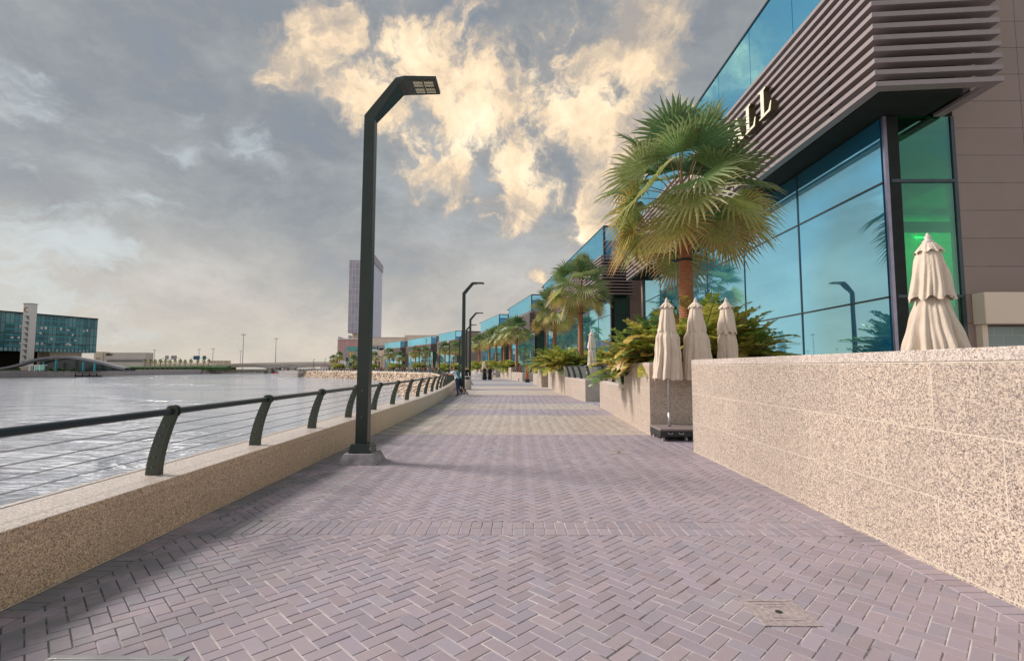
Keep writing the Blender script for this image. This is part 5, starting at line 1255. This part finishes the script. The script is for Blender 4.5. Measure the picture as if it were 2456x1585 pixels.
m = MB(); m.lathe([(0.25,0.0),(0.26,0.03),(0.26,0.25),(0.252,0.255),(0.252,0.265),(0.26,0.27),(0.26,0.72),(0.245,0.74)], 28); m.build('body', mat('bin_stone', rough=0.6, fn=granite((0.66,0.60,0.52),(0.45,0.40,0.36),(0.2,0.17,0.15), joints=False)), r, smooth=False)
m = MB(); m.lathe([(0.19,0.74),(0.19,0.90)], 20); m.build('liner', M_blk, r); m = MB(); m.lathe([(0.27,0.90),(0.27,0.96),(0.22,0.98)], 28)
for k in range(4): a2 = k*math.pi/2+0.78; m.box((0.235*math.cos(a2)-0.03, 0.235*math.sin(a2)-0.03, 0.74), (0.235*math.cos(a2)+0.03, 0.235*math.sin(a2)+0.03, 0.90))
m.build('hood', M_conc, r)
def opost(u, v, vt, lab):
    g = gnd(u, v); r = empty('orange_post', lab, 'post', (g.x, g.y, 0), 0, 'orange timber posts')
    h = at(u, vt, g.y).z
    m = MB(); m.box((-0.24,-0.24,0),(0.24,0.24,0.34)); m.build('base', M_blk, r, bevel=0.02)
    m = MB(); m.box((-0.15,-0.06,0.34),(0.02,0.10,h)); m.box((0.05,-0.04,0.34),(0.14,0.06,h*0.93)); m.box((0.02,-0.02,0.34),(0.05,0.02,h*0.9)); m.build('timber', M_orange, r, bevel=0.01)
    m = MB(); m.box((0.14,-0.02,h*0.55),(0.20,0.03,h*0.62)); m.build('bracket', M_blk, r)
opost(1265, 917.0, 872, 'nearer orange timber post on a black base'); opost(1248.5, 913.5, 874, 'farther orange timber post on a black base')
# white cafe chairs
def chair_t():
    r = empty('cafe_chair', 'white slatted cafe chair', 'chair', (0,0,0), 0, 'white cafe chairs beside the walkway')
    m = MB(); m.box((-0.23,-0.23,0.43),(0.23,0.23,0.46)); m.build('seat', M_white, r)
    m = MB(); 
    for k in range(4): m.box((-0.22,0.20,0.52+k*0.09),(0.22,0.225,0.57+k*0.09))
    m.build('backrest', M_white, r)
    for x in (-0.21, 0.21):
        for y in (-0.21, 0.21):
            m = MB(); m.tube([(x*1.1,y*1.1,0),(x,y,0.44)]+([(x,y+0.02,0.88)] if y > 0 else [(x,y,0.66)]), 0.016, 6); m.build('leg', M_white, r)
        m = MB(); m.box((x-0.025,-0.22,0.64),(x+0.025,0.2,0.665)); m.build('armrest', M_white, r)
    return r
ch = chair_t(); spots = []
rr = random.Random(9)
for i, (u, v) in enumerate(((1134,907.5),(1139,905),(1143,908),(1148,904.5),(1151,909),(1156,906),(1145,902.5),(1178,905.5),(1187,905))):
    g = gnd(u, v)
    lab = 'white cafe chair with the seated man on it' if i == 8 else 'white cafe chair just right of the two women in black' if i == 7 else 'white cafe chair beside the women in black, %s' % (('nearest the lamp poles','second from the lamp poles','front row middle','back row middle','front row right, closest to the women','back row beside the women','rearmost'))[i]
    if i == 0: ch.location = g; ch.rotation_euler[2] = rr.uniform(0, 6); ch['label'] = lab
    else: copy_tree(ch, None, g, rr.uniform(0, 6) if i != 8 else R(60), label=lab)
def table(g, lab):
    r = empty('cafe_table', lab, 'table', g, 0, 'round cafe tables'); m = MB(); m.lathe([(0.38,0.72),(0.38,0.75)], 20); m.build('tabletop', M_white, r)
    m = MB(); m.lathe([(0.25,0),(0.25,0.03),(0.03,0.05),(0.03,0.72)], 12); m.build('pedestal', M_alu, r)
table(gnd(1140.5, 906.5), 'white round cafe table in the middle of the chair group'); table(gnd(1181.5, 905.3), 'white round cafe table in front of the seated man')

# ------------------------------------------------------------------ people
BASE = dict(pel=(0,0,.93,.125), spi=(0,0,1.10,.115), che=(0,.0,1.30,.135), nec=(0,.01,1.455,.055), hd1=(0,-.015,1.54,.075), hd2=(0,-.01,1.625,.088), hd3=(0,0,1.69,.055),
 shL=(.165,.01,1.385,.062), elL=(.23,.03,1.11,.044), wrL=(.24,-.04,.87,.030), haL=(.24,-.07,.80,.032), shR=(-.165,.01,1.385,.062), elR=(-.23,.03,1.11,.044), wrR=(-.24,-.04,.87,.030), haR=(-.24,-.07,.80,.032),
 hpL=(.085,0,.87,.095), knL=(.095,-.02,.49,.062), anL=(.10,.02,.09,.045), toL=(.11,-.13,.04,.036), hpR=(-.085,0,.87,.095), knR=(-.095,-.02,.49,.062), anR=(-.10,.02,.09,.045), toR=(-.11,-.13,.04,.036))
EDG = [('pel','spi'),('spi','che'),('che','nec'),('nec','hd1'),('hd1','hd2'),('hd2','hd3')]+[(a+s, b+s) for s in 'LR' for a, b in (('sh','el'),('el','wr'),('wr','ha'),('hp','kn'),('kn','an'),('an','to'))]+[('che','shL'),('che','shR'),('pel','hpL'),('pel','hpR')]
def person_mesh(over, cols, sub=1, fingers=False):
    """cols: shirt, trousers, sleeve ('short'/'long'), legs ('long'/'short')"""
    J = dict(BASE); J.update(over); ks = list(J); edges = [(ks.index(a), ks.index(b)) for a, b in EDG]
    vs = [J[k][:3] for k in ks]; rad = [J[k][3] for k in ks]; cat = list(ks)
    if fingers:
        for s in 'LR':
            w_ = Vector(J['wr'+s][:3]); hnd = Vector(J['ha'+s][:3]); d = (hnd-w_).normalized(); sd = d.cross(Vector((0,0,1)))
            sd = sd.normalized() if sd.length > 0.1 else Vector((1,0,0)); hi = ks.index('ha'+s)
            for f_, (o_, L) in enumerate(((-.03,.062),(-.01,.072),(.01,.068),(.03,.055))):
                b = hnd+d*0.02+sd*o_; m1 = b+d*L*0.55+Vector((0,0,-.008)); e1 = b+d*L+Vector((0,0,-.03))
                n0 = len(vs); vs += [tuple(b), tuple(m1), tuple(e1)]; rad += [.011,.0095,.008]; cat += ['ha'+s]*3; edges += [(hi, n0),(n0,n0+1),(n0+1,n0+2)]
            b = w_+d*0.02-sd*0.03; e1 = b+d*0.05-sd*0.03; n0 = len(vs); vs += [tuple(b), tuple(e1)]; rad += [.012,.010]; cat += ['ha'+s]*2; edges += [(hi, n0),(n0,n0+1)]
    me = bpy.data.meshes.new('skel'); me.from_pydata(vs, edges, []); ob = bpy.data.objects.new('skel', me); COL.objects.link(ob)
    sk = ob.modifiers.new('s', 'SKIN'); sk.use_smooth_shade = True
    for i, v in enumerate(me.skin_vertices[0].data): v.radius = (rad[i], rad[i]*(0.72 if cat[i] in ('che','spi','pel') else 1.0)); v.use_root = (i == 0)
    ss = ob.modifiers.new('u', 'SUBSURF'); ss.levels = sub; ss.render_levels = sub
    dg = bpy.context.evaluated_depsgraph_get(); m2 = bpy.data.meshes.new_from_object(ob.evaluated_get(dg)); bpy.data.objects.remove(ob)
    m2.materials.clear()
    for c in (cols['shirt'], cols['trousers'], M_skin, M_shoe, M_hair): m2.materials.append(c)
    segs_ = [(Vector(vs[a]), Vector(vs[b]), cat[a], cat[b]) for a, b in edges]
    for pg in m2.polygons:
        c = pg.center; best = (9, None, None, 0)
        for a, b, ka, kb in segs_:
            ab = b-a; t = max(0, min(1, (c-a).dot(ab)/max(1e-9, ab.length_squared))); d = (a+ab*t-c).length
            if d < best[0]: best = (d, ka, kb, t)
        _, ka, kb, t = best; k = kb[:2]
        if kb in ('hd1','hd2','hd3') or (kb == 'nec' and t > 0.75):
            hd = Vector(J['hd2'][:3]); fwd = Vector(J.get('face', (0,-1,0))[:3])
            mi = 4 if ((c-hd).dot(fwd) < 0.035 and c.z > hd.z-0.05) or c.z > hd.z+0.055 else 2
            if cols.get('scarf') and (mi == 4 or kb == 'nec'): mi = 0
        elif k in ('sh','el') and kb not in ('she',): mi = 0 if (k == 'sh' or cols.get('sleeve') == 'long' or t < 0.65) else 2
        elif k == 'wr': mi = 0 if cols.get('sleeve') == 'long' else 2
        elif k == 'ha': mi = 2
        elif kb in ('spi','che','nec'): mi = 0
        elif k == 'hp' or kb == 'pel': mi = 1
        elif k == 'kn': mi = 1
        elif k == 'an': mi = 1 if (cols.get('legs') != 'short' or t < 0.1) else 2
        else: mi = 3
        pg.material_index = mi; pg.use_smooth = True
    m2.name = 'person'; return m2
def person(me, label, loc, rz, group=None, sc=1.0):
    o = bpy.data.objects.new('person', me); COL.objects.link(o); o.location = loc; o.rotation_euler = (0,0,rz); o.scale = (sc,)*3
    return tag(o, label, 'person', group)
wT, bl, tealc, blk, red, gry, beige = cloth('white', (0.70,0.68,0.74)), cloth('navy', (0.02,0.04,0.09)), cloth('teal', (0.04,0.30,0.30)), cloth('black', (0.008,0.008,0.010)), cloth('red', (0.5,0.04,0.05)), cloth('grey', (0.25,0.25,0.28)), cloth('beige', (0.5,0.42,0.34))
lean = dict(pel=(0,.10,.92,.125), spi=(0,.06,1.08,.115), che=(0,-.06,1.27,.135), nec=(0,-.15,1.40,.055), hd1=(0,-.21,1.47,.075), hd2=(0,-.23,1.55,.090), hd3=(0,-.22,1.61,.06), face=(0,-1,0,0),
  shL=(.165,-.10,1.34,.062), elL=(.25,-.26,1.16,.044), wrL=(.10,-.42,1.24,.030), haL=(.03,-.46,1.25,.032), shR=(-.165,-.10,1.34,.062), elR=(-.25,-.26,1.16,.044), wrR=(-.10,-.44,1.22,.030), haR=(-.04,-.49,1.22,.032),
  hpL=(.085,.10,.86,.095), knL=(.10,.10,.48,.062), anL=(.10,.16,.09,.045), toL=(.11,.02,.04,.036), hpR=(-.085,.10,.86,.095), knR=(-.09,.22,.50,.062), anR=(.0,.40,.14,.045), toR=(.01,.30,.05,.036))
person(person_mesh(lean, dict(shirt=wT, trousers=bl), 2, True), 'boy in white t-shirt and dark jeans leaning on the railing', (-3.50,28.3,0), R(-72), sc=1.02)
lean2 = dict(lean); lean2['knL'] = (.12,.02,.48,.062); lean2['anL'] = (.13,.05,.09,.045); lean2['toL'] = (.14,-.09,.04,.036)
person(person_mesh(lean2, dict(shirt=tealc, trousers=blk, legs='short'), 2, True), 'boy in teal shirt and dark shorts behind the boy in white at the railing', (-3.42,29.1,0), R(-70), sc=1.0)
stand = {}
walk = dict(knL=(.095,-.16,.52,.062), anL=(.10,-.20,.12,.045), toL=(.11,-.34,.08,.036), knR=(-.095,.02,.48,.062), anR=(-.10,.24,.14,.045), toR=(-.11,.12,.05,.036), elL=(.23,.10,1.12,.044), wrL=(.24,.06,.88,.030), haL=(.24,.04,.81,.032))
p = at(1119, 881, 43); person(person_mesh(stand, dict(shirt=blk, trousers=blk, sleeve='long'), 2), 'man in black seen from behind between the lamp poles', (p.x, p.y, 0), R(170))
def robe(me_over, label, loc, rz, hold):
    o = person(person_mesh(me_over, dict(shirt=blk, trousers=blk, sleeve='long', scarf=True), 2), label, loc, rz)
    m = MB(); n = 28
    prof = [(0.09,1.44,0.07),(0.19,1.36,0.12),(0.20,1.15,0.15),(0.19,0.98,0.15),(0.22,0.7,0.18),(0.25,0.35,0.21),(0.29,0.08,0.26)]
    vs = []
    for rx, z, ry in prof:
        for k in range(n):
            th = 2*math.pi*k/n; f = 1+0.06*math.sin(th*7+z*3)*(1.4-z)
            vs.append((rx*f*math.cos(th), ry*f*math.sin(th), z))
    m.add(vs, [(i*n+k, i*n+(k+1)%n, (i+1)*n+(k+1)%n, (i+1)*n+k)[::-1] for i in range(len(prof)-1) for k in range(n)]); m.build('robe', blk, o, smooth=True)
    if hold: m = MB(); m.box((0.16,-0.30,0.95),(0.30,-0.16,1.12)); m.build('handbag', blk, o, bevel=0.02)
    return o
wk = dict(elL=(.23,-.02,1.12,.044), wrL=(.10,-.22,1.08,.030), haL=(.03,-.25,1.08,.032), elR=(-.23,-.02,1.12,.044), wrR=(-.10,-.22,1.08,.030), haR=(-.02,-.25,1.08,.032), toL=(.11,-.28,.04,.036))
g = gnd(1162, 912.5); robe(wk, 'woman in a black robe walking with folded hands, left of the pair', (g.x, g.y, 0), R(4), False)
g = gnd(1174.5, 912.2); robe(walk, 'woman in a black robe and white headscarf walking, right of the pair', (g.x, g.y, 0), R(-8), True)
m = MB(); g = g
sit = dict(pel=(0,.08,.56,.125), spi=(0,.08,.74,.115), che=(0,.05,.93,.135), nec=(0,.03,1.09,.055), hd1=(0,0,1.16,.075), hd2=(0,-.01,1.25,.088), hd3=(0,0,1.31,.055), shL=(.165,.04,1.02,.062), elL=(.22,-.05,.76,.044), wrL=(.14,-.28,.70,.030), haL=(.12,-.33,.69,.032), shR=(-.165,.04,1.02,.062), elR=(-.22,-.05,.76,.044), wrR=(-.14,-.28,.70,.030), haR=(-.12,-.33,.69,.032),
  hpL=(.085,.04,.54,.095), knL=(.11,-.38,.53,.062), anL=(.11,-.40,.10,.045), toL=(.12,-.54,.04,.036), hpR=(-.085,.04,.54,.095), knR=(-.11,-.38,.53,.062), anR=(-.11,-.40,.10,.045), toR=(-.12,-.54,.04,.036))
g = gnd(1187, 905); person(person_mesh(sit, dict(shirt=wT, trousers=blk), 2), 'seated man in white shirt and black trousers, right of the two women', (g.x, g.y, -0.02), R(-80))
# the far crowd behind the curved railing
cols = [dict(shirt=wT, trousers=bl), dict(shirt=blk, trousers=blk, sleeve='long'), dict(shirt=red, trousers=bl), dict(shirt=gry, trousers=blk), dict(shirt=beige, trousers=gry)]
PMs = [person_mesh(walk if i % 2 else stand, c, 1) for i, c in enumerate(cols)]; SM = person_mesh(sit, cols[2], 1); SM2 = person_mesh(sit, cols[1], 1)
nm = ['white shirt', 'black clothes', 'red shirt', 'grey shirt', 'beige shirt']
rr = random.Random(14); i = 0
us = [1052,1046,1041,1036,1030,1025,1021,1016,1011,1005,999,996,990,985,981,976,970,965,961,955,950,944,938,932,927,921,916,911,906,901,858,852,846,841,836,831,826,818,812,806,798,790,783,776,770,762,755,748,741,735,728,720]
for u in us:
    v = np.interp(u, [721,820,900,950,1000,1040,1075], [890.0,890.3,890.9,891.9,893.2,894.6,897.5]); base = gnd(u, v, 0.2); k = i % 5
    if i % 11 == 3: k = 2
    off = rr.uniform(2.0, 9.0); n_ = Vector((base.x, base.y)).normalized()*off
    where = 'below the red shop sign' if 985 < u < 1056 else 'before the last block' if 925 < u <= 985 else 'by the cream gateway building' if u > 895 else 'before the teal shop' if u > 820 else 'by the small kiosk at the tip' if u > 760 else 'on the tip quay against the bridge'
    person(PMs[k], 'distant person in %s %s' % (nm[k], where), (base.x+n_.x, base.y+n_.y, 0), rr.uniform(0, 6.28), 'people in the far crowd, '+nm[k]+', '+where, sc=1.05); i += 1
p = at(1259, 881, 58); person(PMs[3], 'man in grey standing behind the railing just left of the orange posts', (p.x+0.9, p.y+3, 0.6), R(200))

# ------------------------------------------------------------------ look-alikes told apart by their order from the left
by = {}
for o in bpy.data.objects:
    if not o.parent and o.get('label'): by.setdefault(o['label'], []).append(o)
for lab, L in by.items():
    if len(L) < 2: continue
    L.sort(key=lambda o: o.location.x/max(1.0, o.location.y))
    names = {2: ['left one of two', 'right one of two'], 3: ['leftmost of three', 'middle of three', 'rightmost of three']}.get(len(L)) or ['leftmost']+['%s from the left' % w_ for w_ in ('second', 'third', 'fourth', 'fifth', 'sixth', 'seventh')[:len(L)-2]]+['rightmost']
    for o, n_ in zip(L, names): o['label'] = lab+', '+n_
